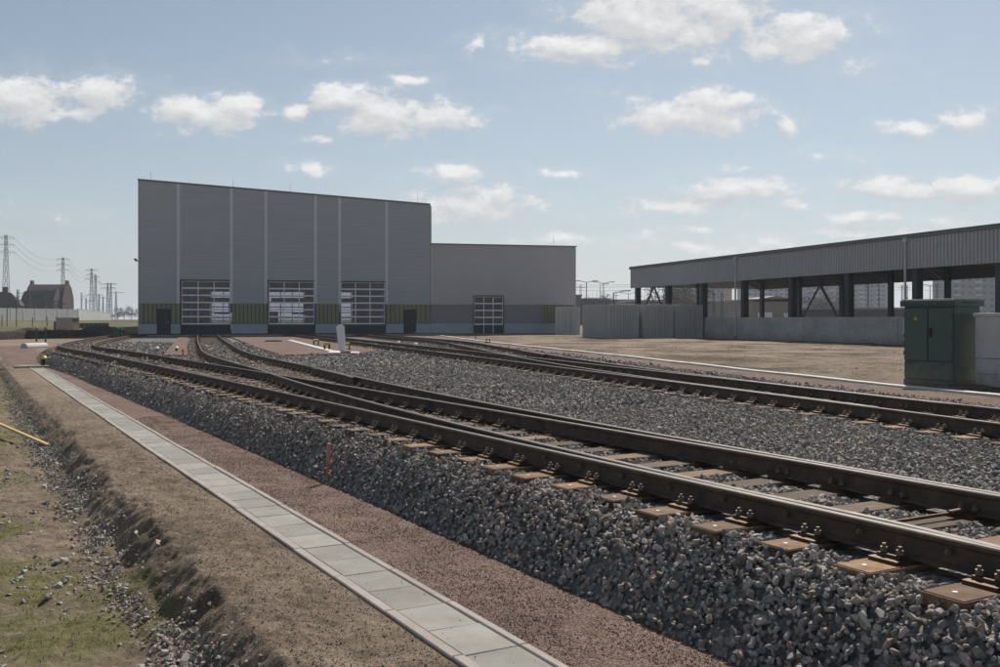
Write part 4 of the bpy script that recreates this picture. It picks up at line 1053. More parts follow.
for px,py,m_,l in ((157,352.2,'white','small white signal lamp left of the reddish strip before the first gate'),(176.5,351.8,'white','small white signal lamp on the reddish strip before the first gate'),(398.5,345.5,'white','small white signal lamp between the rails left of the wing gate'),(416,347.5,'white','tiny white signal lamp between the rails, right of the other one')):
    p=gnd(px,py,-.02); r_=empty('ground_lamp',p,0,l,'ground lamp','low ground lamps'); mb=MB(); mb.cyl((0,0,0),(0,0,.14),.06,n=8); mb.build('stem',M['black'],r_); mb=MB(); mb.cyl((0,0,.13),(0,0,.19),.09,.10,n=12); mb.cyl((0,0,.19),(0,0,.25),.10,.03,n=12); mb.build('lamp_cap',M[m_],r_)
for px,py,l in ((183,355.8,'small red marker peg by the reddish strip before the first gate'),(475.5,340,'small red marker peg in front of the wing gate')):
    p=gnd(px,py,-.02); mb=MB(); mb.cyl((0,0,-.1),(0,0,.20),.045,.04,n=8); mb.box((0,0,.22),(.10,.08,.07)); o=mb.build('marker_peg',M['red_paint'],None,loc=p); tag(o,l,'peg')
for px,t_,l in ((483.5,324.5,'red upright bollard left, in front of the small glazed gate'),(509.5,319,'taller red upright bollard right of the small glazed gate')):
    p=gnd(px,333,.02); post('bollard',px,333,t_,.02,.10,M['red_paint'],l,'bollard','red bollards at the wing gate')
# mint green sheet lying by the hall
p=gnd(424,334.3,.03); mb=MB(); mb.box((0,0,.12),(1.9,.8,.10)); mb.box((-.3,.1,.28),(.5,.5,.22)); o=mb.build('pallet_sheet',M['mint'],None,loc=p); o.rotation_euler=(0,0,R(12)); tag(o,'mint green sheet lying at the foot of the hall near the second door','sheet')

# ---------------------------------------------------------------- left distance
# dark earth bank
rowsB=[]; A=[]
for i in range(60):
    f=i/59; px=-60+f*170; Yb=62+f*20
    p=Vector(((px-500)/F*Yb,Yb)); rowsB.append([(p.x,p.y+o) for o in (-.9,-.5,-.15,.1,.5,1.2,2.5,4,7)])
prof=[-.35,.1,.42,.55,.58,.54,.45,.34,-.2]
Zb=np.array([[z_*(min(1,(59-i)/8)) +.16*math.sin(i*.9+j)+ .0 if 0<j<8 else z_ for j,z_ in enumerate(prof)] for i in range(60)])
Zb=Zb*1.0
for i in range(60):
    for j in range(1,8): Zb[i,j]=prof[j]*min(1,(59-i)/8)+.10*(float(fbm(np.array([i*.35]),np.array([j*.6]),3,9)[0]))*2
o=sheet('earth_bank',rowsB,M['dark_soil'],Zb)
# spoil heap right of hut
def heap(px,py,w,h,Y_,mat,name='spoil_heap',label=None):
    c=gnd(px,py,.15); c=Vector(((px-500)/F*Y_,Y_,.1)); n=26; rows=[]; zz=[]
    g=np.linspace(-1,1,n)
    for a in g: rows.append([(c.x+a*w/2,c.y+b*w*.35) for b in g]); zz.append([max(-.15,h*(1-(a*a+b*b)**.8)*(1+.9*float(fbm(np.array([a*3+px]),np.array([b*3]),4,3)[0])))+.1 for b in g])
    o=sheet(name,rows,mat,np.array(zz)); del o['kind']; tag(o,label,'earth heap'); return o
heap(100,331,5.4,.75,97,M['dark_soil'],label='dark low earth heap behind the curving rails')
heap(125,330,5.0,.5,103,M['soil'],label='light brown earth heap just left of the tall hall')
heap(33,334,5.5,.55,88,M['dark_soil'],label='small dark clod heap on the bank left of the beige hut')
# hut
hp=at(55.5,331.5,96); hut=empty('equipment_hut',(hp.x,hp.y,.1),R(-14),'small windowless beige equipment hut with flat lid on the left','hut')
cb('wall',0,1.95,0,1.0,0,1.42,M['beige'],hut,.02); cb('roof',-.06,2.0,-.06,1.06,1.425,1.53,M['white_conc'],hut,.02); cb('side_box',-.28,-.01,.1,.8,0,1.1,M['dark'],hut); cb('base',-.03,1.98,-.03,1.02,-.3,-.003,M['wallconc'],hut)
# low dark green barrier
a=at(77,325,112); b=at(107,325,118); mb=MB(); d=(b-a); mb.box((0,0,.4),(d.length,.3,.85)); 
for i in range(8): mb.box((-d.length/2+d.length*i/7,-.17,.42),(.1,.06,.9))
o=mb.build('low_barrier',M['postgreen'] if False else simple('dark_green_barrier_board',(.035,.055,.035),.8),None,loc=((a.x+b.x)/2,(a.y+b.y)/2,.15)); o.rotation_euler=(0,0,math.atan2(d.y,d.x)); tag(o,'low dark green board barrier right of the beige hut','barrier')
# noise barrier
nb=empty('noise_barrier',label='long pale grey concrete noise barrier in front of the old brick buildings',cat='wall')
pts=[at(-30,313,140),at(78,313,168),at(112,314,300)]
for a,b in zip(pts[:-1],pts[1:]):
    a=Vector((a.x,a.y,0)); b=Vector((b.x,b.y,0)); L=(b-a).length; n=int(L/3.0); 
    for i in range(n):
        if i>40: break
        p=a+(b-a)*(i+.5)/n; mb=MB(); mb.box((0,0,2.2),(L/n-.16,.14,1.9)); o=mb.build('barrier_panel',M['noise_wall'],nb,loc=p); o.rotation_euler=(0,0,math.atan2(b.y-a.y,b.x-a.x))
        q_=a+(b-a)*i/n; mb=MB(); mb.box((0,0,2.2),(.18,.24,2.1)); mb.build('barrier_post',M['wallconc'],nb,loc=q_)
# old station building
ob=empty('brick_warehouse',(0,0,0),0,'large old dark brick building with long tiled roof and curved gables beyond the noise barrier','building')
def P3(px,py,Y): return at(px,py,Y)
Y0=240; sx=Y0/F
def obj_prism_x(name,poly_yz,x0,x1,mat,parent):
    mb=MB(); n=len(poly_yz); mb.add([(x0,y,z) for y,z in poly_yz]+[(x1,y,z) for y,z in poly_yz],[tuple(range(n-1,-1,-1)),tuple(range(n,2*n))]+[(i,(i+1)%n,(i+1)%n+n,i+n) for i in range(n)]); return mb.build(name,mat,parent)
xl=(26-500)*243/F; xr=(71-500)*249/F; zr_=1.4+(319.5-283.5)*sx; ze=1.4+(319.5-300)*sx; 
obj_prism_x('wall',[(Y0+8,0),(Y0+22,0),(Y0+22,ze),(Y0+8,ze)],xl+.3,xr-.3,M['brick'],ob)
obj_prism_x('roof',[(Y0+7.5,ze-.1),(Y0+10,ze+2.4),(Y0+15,zr_),(Y0+20,ze+2.4),(Y0+22.5,ze-.1)],xl,xr,M['rooftile'],ob)
for x_,m_ in ((xl-.3,M['brick']),(xr,M['brick'])):
    o=obj_prism_x('gable_wall',[(Y0+7.2,0),(Y0+22.8,0),(Y0+22.6,ze+.5),(Y0+19.6,ze+3.2),(Y0+16.4,zr_+.2),(Y0+16.2,zr_+1.0),(Y0+13.8,zr_+1.0),(Y0+13.6,zr_+.2),(Y0+10.4,ze+3.2),(Y0+7.4,ze+.5)],x_,x_+.5,m_,ob)
x1=(21-500)*sx; x2=(58-500)*243/F; zl=1.4+(319.5-308)*sx; zt2=1.4+(319.5-291)*sx
obj_prism_x('wall',[(Y0-2,0),(Y0+7,0),(Y0+7,zl),(Y0-2,zl)],x1,x2-.3,M['brick'],ob)
obj_prism_x('roof',[(Y0-2.5,zl-.1),(Y0-1,zl+1.8),(Y0+4,zt2),(Y0+7.2,zt2-.3),(Y0+7.2,zl)],x1,x2,M['rooftile'],ob)
obj_prism_x('gable_wall',[(Y0-2.8,0),(Y0+7.2,0),(Y0+7.2,zt2-.3),(Y0+4.4,zt2+.9),(Y0+3.4,zt2+.8),(Y0+.2,zt2-1.2),(Y0-1.6,zl+1.6),(Y0-2.8,zl+.2)],x2,x2+.5,M['brick'],ob)
mb=MB(); 
for i in range(6):
    xw=x1+1.0+i*(x2-x1-2)/5; mb.box((xw,Y0-2.02,zl-1.1),(.8,.06,1.0))
mb.build('window',M['window'],ob)
o2=empty('old_house',(0,0,0),0,'dark house with hipped brown roof at the far left edge','building')
a_=(-8-500)*sx; b_=(27-500)*sx; z_e=1.4+(319.5-306)*sx; z_r=1.4+(319.5-289.5)*sx; Yh=Y0-8
mb=MB(); mb.box(((a_+b_)/2,Yh+4,z_e/2),(b_-a_,8,z_e)); mb.build('wall',M['brick'],o2)
mb=MB(); mb.add([(a_-.3,Yh-.3,z_e),(b_+.3,Yh-.3,z_e),(b_+.3,Yh+8.3,z_e),(a_-.3,Yh+8.3,z_e),(a_+3,Yh+4,z_r-.6),(b_-3.2,Yh+4,z_r-.8),(b_-4.4,Yh+4,z_r)],[(0,1,5,4),(1,2,5),(2,3,4,5),(3,0,4),(0,3,2,1)]); mb.build('roof',M['rooftile'],o2)
mb=MB(); mb.box((b_-4.5,Yh+4,z_r-.1),(1.2,1.2,1.4)); mb.build('chimney',M['brick'],o2)
for o_ in (ob,o2):
    o_.location=(0,Y0*(1-.42),0); o_.scale=(1,.42,1)
# lattice pylons
def pylon(px,ptop,H_,arms,label,w0=None,name='lattice_pylon',zb=1.2,twin=False):
    pxh=319.5-ptop; Yp=(H_-(1.4-zb))*F/pxh; x=(px-500)/F*Yp; o=empty(name,(x,Yp,zb),0,label,'pylon','lattice pylons receding on the left')
    w0=w0 or H_*.078; w1=w0*.28; mb=MB(); n=int(H_/1.4); th=max(.08,Yp/F*.27)
    def c(f,sx_,sy_): w=(w0+(w1-w0)*f**.85)/2; return Vector((sx_*w,sy_*w,H_*f))
    for sx_,sy_ in ((-1,-1),(1,-1),(1,1),(-1,1)):
        for i in range(n): mb.bar(c(i/n,sx_,sy_),c((i+1)/n,sx_,sy_),th)
    sides=[((-1,-1),(1,-1)),((1,-1),(1,1)),((1,1),(-1,1)),((-1,1),(-1,-1))]
    for i in range(n):
        for s1,s2 in sides:
            if i%2: s1,s2=s2,s1
            mb.bar(c(i/n,*s1),c((i+1)/n,*s2),th*.6)
    mb.build('tower',M['lattice'],o)
    for z_,hw in arms:
        mb=MB(); mb.bar((-hw,0,H_*z_),(hw,0,H_*z_),th*.9); mb.bar((-hw,0,H_*z_),(0,0,H_*z_+H_*.03),th*.6); mb.bar((hw,0,H_*z_),(0,0,H_*z_+H_*.03),th*.6)
        for q_ in (-hw*.95,hw*.95,-hw*.5,hw*.5): mb.cyl((q_,0,H_*z_-.1),(q_,0,H_*z_-H_*.03),th*.5,n=5)
        mb.build('crossarm',M['lattice'],o)
    return Vector((x,Yp,zb)),H_
A3=[(.965,2.4),(.885,2.2),(.80,2.6)]
P_=[]
P_.append(pylon(6,235,22,[(.97,2.0),(.885,2.1),(.80,2.2)],'tallest lattice pylon, near the left edge of the view'))
P_.append(pylon(63,257.5,22,[(.97,2.2),(.885,2.2),(.80,2.2)],'lattice pylon rising behind the end gable of the brick building'))
P_.append(pylon(91.5,268.5,22,[(.97,2.6),(.885,2.0),(.80,2.6)],'lattice pylon right of the brick building, left of a close pair'))
pylon(95.5,275,21,[(.96,1.8),(.85,2.4)],'slimmer lattice pylon, right one of the close pair')
pylon(107.7,283,19,[(.97,4.5),(.86,4.0)],'lattice pylon with wide arms, left mast of the double one')
pylon(110.8,283,19,[(.97,3.0),(.86,2.6)],'lattice pylon, right mast of the wide-armed double one',w0=1.4)
pylon(116,291.5,18,[(.96,5.0)],'small far lattice pylon with single wide arm, nearest the hall')
pylon(99,294,17,[(.95,2.5)],'small far lattice pylon between the close pair and the double one')
pylon(103,296.5,16,[(.95,3.0)],'smallest far lattice pylon, left of the double one')
# hanging conductors between the first pylons
def span(a,b,sag,r,label):
    mb=MB(); pts=[a.lerp(b,i/16)-Vector((0,0,sag*4*(i/16)*(1-i/16))) for i in range(17)]
    for p,q_ in zip(pts[:-1],pts[1:]): mb.bar(p,q_,r)
    o=mb.build('power_line',M['wire']); return tag(o,label,'cable','overhead power lines')
names=['upper','middle','lower']
for i,(z_,hw) in enumerate([(.97,2.0),(.885,2.1),(.80,2.2)]):
    for sgn in (1,):
        a=P_[0][0]+Vector((sgn*hw,0,22*z_)); b=P_[1][0]+Vector((-hw,0,22*z_)); span(a,b,2.2,.045,names[i]+' sagging cable between the tallest pylon and the next one')
        a=P_[1][0]+Vector((hw,0,22*z_)); b=P_[2][0]+Vector((-hw,0,22*z_)); span(a,b,2.4,.05,names[i]+' sagging cable between the second and third pylon')
# catenary masts
for px,pt,l in ((17.8,289.5,'plain overhead-line mast in front of the old house'),(30,293,'overhead-line mast left of the brick building front'),(45.5,299,'short overhead-line mast in front of the brick building'),(54,302,'overhead-line mast just right of the curved gable'),(81.5,292.5,'overhead-line mast between the brick building and the pylon pair'),(86,298,'short overhead-line mast left of the pylon pair')):
    Ym=200 if px<60 else 330; x=(px-500)/F*Ym; h=(319.5-pt)/F*Ym+.3; o=empty('catenary_mast',(x,Ym,1.1),0,l,'mast','overhead-line masts on the left')
    mb=MB(); 
    for q_ in (-.16,.16): mb.box((q_,0,h/2),(.10,.22,h))
    for i in range(int(h/.8)): mb.bar((-.16,0,i*.8),(.16,0,i*.8+.4),.06)
    mb.build('mast',M['lattice'],o)
    mb=MB(); mb.bar((0,0,h*.86),(2.8,0,h*.93),.09); mb.bar((0,0,h*.75),(2.8,0,h*.93),.07); mb.build('bracket',M['lattice'],o)
# posts of the line fence on the bank
for i,(px,t_) in enumerate(((7,309),(16.5,303),(32.5,318),(47,317),(2,316))):
    Yf=118; x=(px-500)/F*Yf; mb=MB(); h=(330-t_)/F*Yf; mb.cyl((0,0,0),(0,0,h),.05,n=6); o=mb.build('thin_post',M['lattice'],None,loc=(x,Yf,.2)); tag(o,['thin grey post before the foot of the tallest pylon','taller thin grey post on the grass bank, right of the tallest pylon','low thin post on the grass bank above the green posts','low thin post on the grass bank just left of the beige hut','low thin post on the grass bank at the very edge of the view'][i],'post','thin posts on the grass bank')

# bare trees and shrubs
def bush(name,x,y,z0,w,h,label,trunk=True,n=900,dep=None,cat='tree'):
    o=empty(name,(x,y,z0),0,label,cat); dep=dep or w*.6
    r_=np.random.default_rng(int(abs(x*7+y*3))+5); cl=max(6,int(w*h*.25)+8)
    cc=np.stack([r_.uniform(-.42,.42,cl)*w,r_.uniform(-.5,.5,cl)*dep,h*r_.uniform(.42,.88,cl)],1); rad=r_.uniform(.10,.22,cl)*min(w,h*1.2)
    k_=r_.integers(0,cl,n); d=r_.normal(size=(n,3)); d/=np.linalg.norm(d,axis=1)[:,None]; p=cc[k_]+d*(rad[k_]*r_.uniform(.2,1.15,n))[:,None]
    p[:,2]=np.maximum(p[:,2],.1)
    dr=r_.normal(size=(n,3)); dr[:,2]+=.8; dr/=np.linalg.norm(dr,axis=1)[:,None]; L=h*r_.uniform(.05,.12,n); wd=h*.008+.02
    sd=np.cross(dr,r_.normal(size=(n,3))); sd/=np.linalg.norm(sd,axis=1)[:,None]
    V=np.stack([p-sd*wd,p+sd*wd,p+dr*L[:,None]],1).reshape(-1,3)
    npmesh('crown',V,np.arange(3*n).reshape(-1,3),M['twig'],o)
    mb=MB(); mb.cyl((0,0,-.2),(0,0,h*.5),h*.022+.03,h*.012,n=6)
    for i in range(6): mb.cyl((0,0,h*(.2+.05*i)),tuple(cc[i]),h*.012,h*.004,n=5)
    mb.build('trunk',M['bark'],o)
for px,py,w,h,Y_,l in ((124,319,9,6.0,420,'bare brownish tree left of the hall corner'),(131,319,10,4.6,380,'low bare shrubs touching the left edge of the hall'),(118,319,10,4.0,430,'hazy low shrubs under the last pylon'),(596,300,8,8.5,260,'bare tree standing above the dark sheds right of the wing'),(676,300,14,8.5,190,'bare brown tree seen between the first shed columns'),(690,300,12,9.0,210,'second bare brown tree behind the container row'),(822,305,14,8.0,230,'bare shrubbery seen under the shed behind the cross brace'),(835,305,12,7,250,'bare shrubbery right of the cross brace')):
    x=(px-500)/F*Y_; bush('bare_tree',x,Y_,1.0 if px<200 else 0,w,h,l,n=1100)

# ---------------------------------------------------------------- right distance
def lowb(name,px0,px1,pyt,Y_,dep,mat,label,z0=0,cat='building',roofm=None):
    x0=(px0-500)/F*Y_; x1=(px1-500)/F*Y_; h=1.4+(319.5-pyt)/F*Y_; o=empty(name,((x0+x1)/2,Y_,z0),0,label,cat); w=x1-x0
    cb('wall',-w/2,w/2,0,dep,0,h,mat,o,0); cb('roof',-w/2-.3,w/2+.3,-.3,dep+.3,h+.003,h+.35,roofm or M['roofing'],o,0); return o,w,h
o,w,h=lowb('low_building',560,609,299.6,240,14,M['bldgd'],'dark flat building behind the containers, right of the wing')
for i in range(7): cb('window',-w/2+1.0+i*1.7,-w/2+2.0+i*1.7,-.04,-.0,h-1.9,h-.8,M['window'],o,0)
lowb('low_building',575,581,296,236,8,M['bldgd'],'narrow dark building stub just right of the wing')
o,w,h=lowb('low_building',607,640,300.5,300,14,M['bldgd'],'low far building left of the shed end')
lowb('long_storehouse',630,765,301.5,215,22,M['bldg'],'long pale-roofed low building seen through the left bays of the shed',roofm=M['white_conc'])
o,w,h=lowb('storehouse',752,800,301.3,150,16,M['bldg'],'sand-coloured gabled storehouse with white roller door seen under the shed')
mb=MB(); mb.prism([(-w/2-.3,h),(w/2+.3,h),(0,h+.9)],-.3,16.3); mb.build('gable',M['bldg'],o)
dr=MB(); dr.box((-w/2+2.0,-.05,1.25),(2.2,.08,2.5)); 
for j in range(8): dr.box((-w/2+2.0,-.10,.2+j*.3),(2.15,.03,.04))
dr.build('roller_door',M['white'],o)
dr=MB(); dr.box((w/2-1.7,-.05,1.2),(1.6,.08,2.4)); dr.build('roller_door',M['joint'],o)
o,w,h=lowb('long_storehouse',800,905,309.5,170,12,M['brick'],'long low reddish-brown building seen through the right bays of the shed')
for i in range(10): cb('window',-w/2+.9+i*1.75,-w/2+1.9+i*1.75,-.04,0,.9,2.2,M['window'],o,0)
# brick chimney stack
x=(728-500)/F*420; mb=MB(); mb.cyl((0,0,0),(0,0,20),1.7,1.4,n=14); o=mb.build('chimney_stack',M['beige'],None,loc=(x,420,0)); tag(o,'pale round chimney stack in front of the far tower blocks','chimney')
# slab blocks of flats
def block(px0,px1,pyt,Y_,label,fl=None,dep=12,rz=0):
    x0=(px0-500)/F*Y_; x1=(px1-500)/F*Y_; h=1.4+(319.5-pyt)/F*Y_; w=x1-x0; o=empty('apartment_block',((x0+x1)/2,Y_,0),rz,label,'building','slab blocks of flats beyond the shed')
    cb('wall',-w/2,w/2,0,dep,0,h,M['block'],o,0); cb('roof',-w/2-.2,w/2+.2,-.2,dep+.2,h+.003,h+.5,M['roofing'],o,0)
    nf=int(h/2.8); nx=int(w/3.0); mb=MB(); mb2=MB(); rr=random.Random(px0)
    for j in range(nf):
        for i in range(nx):
            cx=-w/2+(i+.5)*w/nx; z_=(j+.55)*h/nf
            mb.box((cx,-.03,z_),(w/nx*.5,.08,1.35))
            if i%3==1: mb2.box((cx,-.55,z_-.9),(w/nx*.95,1.0,1.0))
    p=mb.build('windows',M['window'],o); p['kind']='stuff'
    p=mb2.build('balconies',M['noise_wall'],o); p['kind']='stuff'
block(668,732,284,560,'far bluish block of flats behind the left half of the shed')
block(742,800,283,600,'far block of flats seen right of the middle downpipe')
block(806,852,281,540,'far block of flats behind the shed cross brace')
block(852,892,279,580,'far block of flats left of the bright gap under the shed')
block(945,1010,277,420,'nearest block of flats with many balconies, above the green cabinet')
# lamp posts
def lamp(px,pt,Y_,label,arms=1,zb=0):
    x=(px-500)/F*Y_; h=1.4+(319.5-pt)/F*Y_; o=empty('street_lamp',(x,Y_,zb),0,label,'street lamp','tall lamps beyond the site'); h-=zb
    mb=MB(); mb.cyl((0,0,0),(0,0,h),.16,.09,n=8); mb.build('pole',M['lattice'],o)
    for s_ in ((1,) if arms==1 else (-1,1)):
        mb=MB(); mb.bar((0,0,h-.1),(s_*1.6,0,h+.25),.12); mb.box((s_*2.0,0,h+.25),(1.2,.35,.16)); mb.build('lamp_head',M['lattice'],o)
lamp(586.5,282,220,'tall single lamp right of the wing roof corner',2); lamp(603.5,283,230,'tall double lamp above the dark sheds',2); lamp(600.4,284.5,300,'slimmer lamp just left of the double one',1)
lamp(613.5,292.5,150,'short lamp with single head near the shed end',-1 if False else 1); lamp(628.5,293.5,300,'far small lamp at the shed end',2)
lamp(930,285.5,260,'double-headed lamp in the bright gap above the green cabinet',2)
for px,pt,Y_,l in ((580.6,284.5,210,'dark slim mast beside the wing roof corner'),(616,293.5,330,'far mast left of the shed end'),(937,284,240,'thin lattice mast right of the lamp in the bright gap'),(902,285,240,'thin mast at the left of the bright gap'),(907,285,260,'second thin mast at the left of the bright gap'),(722,292,180,'thin mast in front of the chimney stack'),(713.5,292,180,'thin mast left of the chimney stack'),(868,284,200,'thin mast before the far flats'),(879,284,210,'thin mast right of another before the far flats')):
    x=(px-500)/F*Y_; h=1.4+(319.5-pt)/F*Y_; o=empty('overhead_mast',(x,Y_,0),0,l,'mast','masts of the railway beyond the shed'); mb=MB(); 
    for q_ in (-.13,.13): mb.box((q_,0,h/2),(.09,.2,h))
    mb.build('mast',M['lattice'],o); mb=MB(); mb.bar((-1.1,0,h*.93),(1.1,0,h*.93),.09); mb.build('crossarm',M['lattice'],o)
for py,Y_,l in ((286,215,'upper thin overhead wire right of the wing'),(289.5,215,'lower thin overhead wire right of the wing'),(284,235,'topmost faint overhead wire right of the wing')):
    a=at(560,py,Y_); b=at(1080,py+.0,Y_); mb=MB()
    for i in range(24): mb.bar(a.lerp(b,i/24)-Vector((0,0,.3*math.sin(math.pi*((i*.25)%1)))),a.lerp(b,(i+1)/24)-Vector((0,0,.3*math.sin(math.pi*(((i+1)*.25)%1)))),.05)
    o=mb.build('power_line',M['wire']); tag(o,l,'cable','overhead power lines')

# ---------------------------------------------------------------- air
HZ=bpy.data.materials.new('thin_haze'); HZ.use_nodes=True; nt=HZ.node_tree; nt.nodes.clear(); ou=nt.nodes.new('ShaderNodeOutputMaterial'); pv=nt.nodes.new('ShaderNodeVolumePrincipled')
pv.inputs['Color'].default_value=(.80,.88,1,1); pv.inputs['Density'].default_value=.00035; pv.inputs['Anisotropy'].default_value=.25; nt.links.new(pv.outputs[0],ou.inputs['Volume'])
mb=MB(); mb.box((0,0,33),(9000,9000,72)); o=mb.build('haze',HZ); o['kind']='stuff'

# ---------------------------------------------------------------- sky
AZ=21.0; EL=46.0
w=bpy.data.worlds.new('World'); S.world=w; w.use_nodes=True; nt=w.node_tree; nn=nt.nodes; ll=nt.links
bg=nn['Background']; wo=nn['World Output']; sky=nn.new('ShaderNodeTexSky'); sky.sky_type='NISHITA'; sky.sun_disc=False
sky.sun_elevation=R(EL); sky.sun_rotation=R(AZ); sky.altitude=100; sky.air_density=1.0; sky.dust_density=.6; sky.ozone_density=1.0
bg.inputs[1].default_value=.050
def mth(op,a,b=None,c=None,clamp=False):
    n=nn.new('ShaderNodeMath'); n.operation=op; n.use_clamp=clamp
    for i,v in enumerate((a,b,c)):
        if v is None: continue
        if isinstance(v,(int,float)): n.inputs[i].default_value=v
        else: ll.new(v,n.inputs[i])
    return n.outputs[0]
tc=nn.new('ShaderNodeTexCoord').outputs['Generated']; sp=nn.new('ShaderNodeSeparateXYZ'); ll.new(tc,sp.inputs[0])
yy=mth('MAXIMUM',sp.outputs[1],.05); tx=mth('DIVIDE',sp.outputs[0],yy); tz=mth('DIVIDE',sp.outputs[2],yy)
cb_=nn.new('ShaderNodeCombineXYZ'); ll.new(tx,cb_.inputs[0]); ll.new(tz,cb_.inputs[1]); pt=cb_.outputs[0]
CL=[(22,97,50,23,1),(95,93,42,16,1),(75,112,30,9,.9),(200,113,52,15,1),(237,104,34,12,.95),(294,110,17,10,.9),(345,96,34,13,1),(385,112,50,22,1),(440,117,38,16,1),(322,138,20,5,.5),(312,169,26,7,.8),
(448,176,42,8,.85),(470,203,74,19,.9),(558,174,22,5,.6),(405,77,22,5,.6),(345,60,30,5,.35),(540,60,26,8,.4),(640,95,40,8,.35),(860,70,40,10,.35),(840,160,40,6,.35),(560,240,60,7,.5),(610,215,40,6,.4),(880,236,50,6,.6),(790,205,30,5,.6),(479,46,12,9,.7),(577,50,62,15,1),(648,18,72,30,1.1),(715,8,62,20,1),(700,34,34,20,.8),(797,33,66,19,1.05),(762,44,30,9,.9),(699,65,14,8,.6),
(693,116,64,17,1.05),(715,104,34,15,1),(786,126,15,10,.8),(909,130,26,9,.95),(970,118,38,11,1),(755,168,30,5,.55),(733,189,66,11,1),(688,205,58,8,.9),(700,227,42,6,.6),(898,191,60,12,1),(975,183,50,13,1.05),
(862,218,56,7,.7),(935,222,30,6,.5),(758,219,12,5,.5),(700,247,150,12,.55),(820,234,60,6,.5),(407,77,20,4,.45),(255,236,60,5,.22),(30,214,40,6,.22),(35,245,50,6,.2),(460,265,90,10,.5)]
def density(P):
    mp=nn.new('ShaderNodeMapping'); mp.inputs['Scale'].default_value=(1,1.5,1); ll.new(P,mp.inputs[0])
    def nz(sc_,det,ro):
        n=nn.new('ShaderNodeTexNoise'); n.inputs['Scale'].default_value=sc_; n.inputs['Detail'].default_value=det; n.inputs['Roughness'].default_value=ro; ll.new(mp.outputs[0],n.inputs[0]); return n
    wob=nz(9,3,.6); wv=nn.new('ShaderNodeVectorMath'); wv.operation='SUBTRACT'; ll.new(wob.outputs['Color'],wv.inputs[0]); wv.inputs[1].default_value=(.5,.5,.5)
    ws=nn.new('ShaderNodeVectorMath'); ws.operation='MULTIPLY'; ll.new(wv.outputs[0],ws.inputs[0]); ws.inputs[1].default_value=(.075,.03,0)
    wa=nn.new('ShaderNodeVectorMath'); wa.operation='ADD'; ll.new(P,wa.inputs[0]); ll.new(ws.outputs[0],wa.inputs[1]); Q=wa.outputs[0]
    m=None
    for cx,cy,rx,ry,amp in CL:
        a=nn.new('ShaderNodeVectorMath'); a.operation='SUBTRACT'; ll.new(Q,a.inputs[0]); a.inputs[1].default_value=((cx-500)/F,(319.5-cy)/F,0)
        b=nn.new('ShaderNodeVectorMath'); b.operation='MULTIPLY'; ll.new(a.outputs[0],b.inputs[0]); b.inputs[1].default_value=(F/(rx*1.42),F/(ry*1.55),0)
        l=nn.new('ShaderNodeVectorMath'); l.operation='LENGTH'; ll.new(b.outputs[0],l.inputs[0])
        k_=mth('MULTIPLY',mth('SUBTRACT',1.0,l.outputs['Value']),amp); m=k_ if m is None else mth('MAXIMUM',m,k_)
    m=mth('MAXIMUM',m,-.8)
    d=mth('ADD',m,mth('MULTIPLY',mth('SUBTRACT',nz(24,5,.62).outputs['Fac'],.5),1.7))
    return mth('ADD',d,mth('MULTIPLY',mth('SUBTRACT',nz(75,4,.65).outputs['Fac'],.5),.75))
d1=density(pt)
of=nn.new('ShaderNodeVectorMath'); of.operation='ADD'; ll.new(pt,of.inputs[0]); of.inputs[1].default_value=(.004,.012,0); d2=density(of.outputs[0])
# thin streaks low in the sky
st=nn.new('ShaderNodeMapping'); st.inputs['Scale'].default_value=(5,26,1); ll.new(pt,st.inputs[0]); sn=nn.new('ShaderNodeTexNoise'); sn.inputs['Scale'].default_value=1.0; sn.inputs['Detail'].default_value=8; sn.inputs['Roughness'].default_value=.62; ll.new(st.outputs[0],sn.inputs[0])
sm=nn.new('ShaderNodeMapRange'); sm.interpolation_type='SMOOTHSTEP'; ll.new(sn.outputs['Fac'],sm.inputs[0]); sm.inputs[1].default_value=.45; sm.inputs[2].default_value=.70; sm.inputs[3].default_value=0; sm.inputs[4].default_value=.55
sg=nn.new('ShaderNodeMapRange'); sg.interpolation_type='SMOOTHSTEP'; ll.new(tz,sg.inputs[0]); sg.inputs[1].default_value=.30; sg.inputs[2].default_value=.09; sg.inputs[3].default_value=0; sg.inputs[4].default_value=1
sx_=nn.new('ShaderNodeMapRange'); sx_.interpolation_type='SMOOTHSTEP'; ll.new(tx,sx_.inputs[0]); sx_.inputs[1].default_value=-.45; sx_.inputs[2].default_value=.1; sx_.inputs[3].default_value=.25; sx_.inputs[4].default_value=1
streak=mth('MULTIPLY',mth('MULTIPLY',sm.outputs[0],sg.outputs[0]),sx_.outputs[0])
mr=nn.new('ShaderNodeMapRange'); mr.interpolation_type='SMOOTHSTEP'; ll.new(d1,mr.inputs[0]); mr.inputs[1].default_value=-.05; mr.inputs[2].default_value=.60; mr.inputs[3].default_value=0; mr.inputs[4].default_value=.95
# thin veil near the horizon
veil=nn.new('ShaderNodeMapRange'); ll.new(tz,veil.inputs[0]); veil.inputs[1].default_value=.0; veil.inputs[2].default_value=.30; veil.inputs[3].default_value=.50; veil.inputs[4].default_value=.06
halo=nn.new('ShaderNodeMapRange'); halo.interpolation_type='SMOOTHSTEP'; ll.new(d1,halo.inputs[0]); halo.inputs[1].default_value=-.75; halo.inputs[2].default_value=.25; halo.inputs[3].default_value=0; halo.inputs[4].default_value=.30
cov=mth('MAXIMUM',mth('MAXIMUM',mr.outputs[0],halo.outputs[0]),streak); dens=mth('MAXIMUM',cov,veil.outputs[0])
shd=mth('MULTIPLY_ADD',mth('SUBTRACT',d1,d2),.55,.62,True)
cr=nn.new('ShaderNodeValToRGB'); e=cr.color_ramp.elements; e[0].position=.2; e[0].color=(.30,.31,.33,1); e[1].position=1.0; e[1].color=(.51,.505,.495,1)
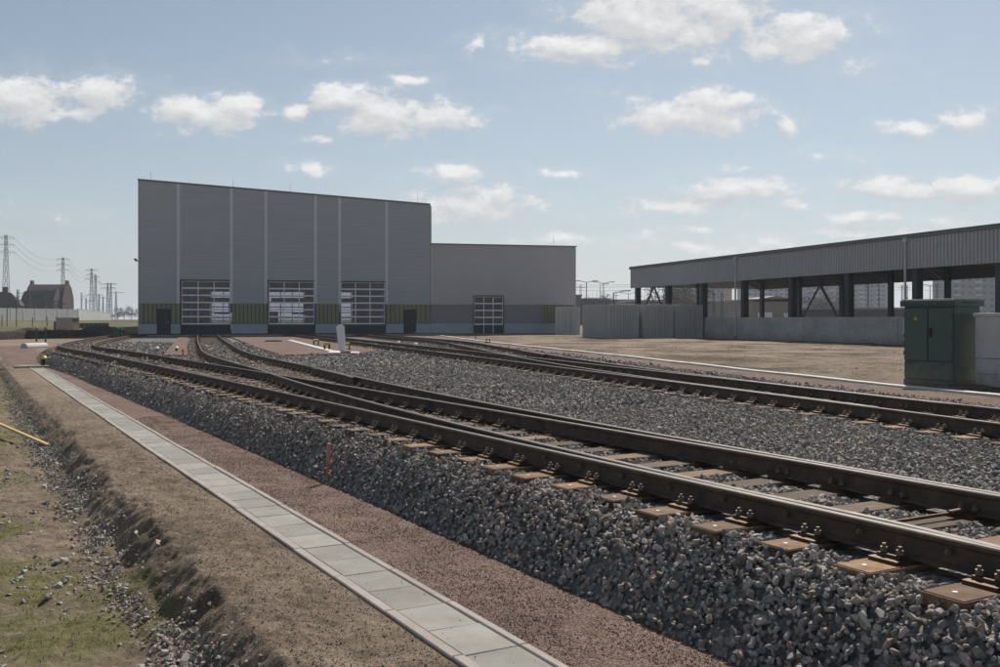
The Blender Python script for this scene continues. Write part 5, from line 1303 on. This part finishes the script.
e2=e.new(.6); e2.color=(.38,.38,.38,1)
ll.new(shd,cr.inputs[0])
mixc=nn.new('ShaderNodeMix'); mixc.data_type='RGBA'; ll.new(cov,mixc.inputs[0]); mixc.inputs[6].default_value=(.27,.31,.35,1); ll.new(cr.outputs[0],mixc.inputs[7])
bg2=nn.new('ShaderNodeBackground'); ll.new(mixc.outputs[2],bg2.inputs[0]); bg2.inputs[1].default_value=1.0
ms=nn.new('ShaderNodeMixShader'); hs=nn.new('ShaderNodeHueSaturation'); hs.inputs['Hue'].default_value=.493; hs.inputs['Saturation'].default_value=.80; hs.inputs['Value'].default_value=.86; ll.new(sky.outputs[0],hs.inputs['Color']); ll.new(hs.outputs[0],bg.inputs[0]); ll.new(dens,ms.inputs[0]); ll.new(bg.outputs[0],ms.inputs[1]); ll.new(bg2.outputs[0],ms.inputs[2]); ll.new(ms.outputs[0],wo.inputs[0])

sl=bpy.data.lights.new('sun','SUN'); sl.energy=3.0; sl.angle=R(.53); sl.color=(1,.93,.83); so=bpy.data.objects.new('sun',sl); COL.objects.link(so)
sd=Vector((math.sin(R(AZ))*math.cos(R(EL)),math.cos(R(AZ))*math.cos(R(EL)),math.sin(R(EL)))); so.rotation_euler=sd.to_track_quat('Z','Y').to_euler(); so.location=(0,0,60)

cam=bpy.data.cameras.new('camera'); cam.sensor_width=36; cam.lens=36*F/1000; cam.clip_end=9000; cam.clip_start=.05
# horizon sits 14 px above the picture's middle
cam.shift_y=-(333.5-HY)/1000
co=bpy.data.objects.new('camera',cam); COL.objects.link(co); co.location=(0,0,CAMZ); co.rotation_euler=(R(90),0,0); S.camera=co
S.view_settings.view_transform='Standard'; S.view_settings.look='None'; S.view_settings.gamma=1; S.view_settings.exposure=0.85; S.view_settings.use_curve_mapping=False
S.cycles.max_bounces=4; S.cycles.diffuse_bounces=2; S.cycles.glossy_bounces=2; w.cycles.sampling_method='MANUAL'; w.cycles.sample_map_resolution=512; S.cycles.transparent_max_bounces=16; S.cycles.volume_bounces=0
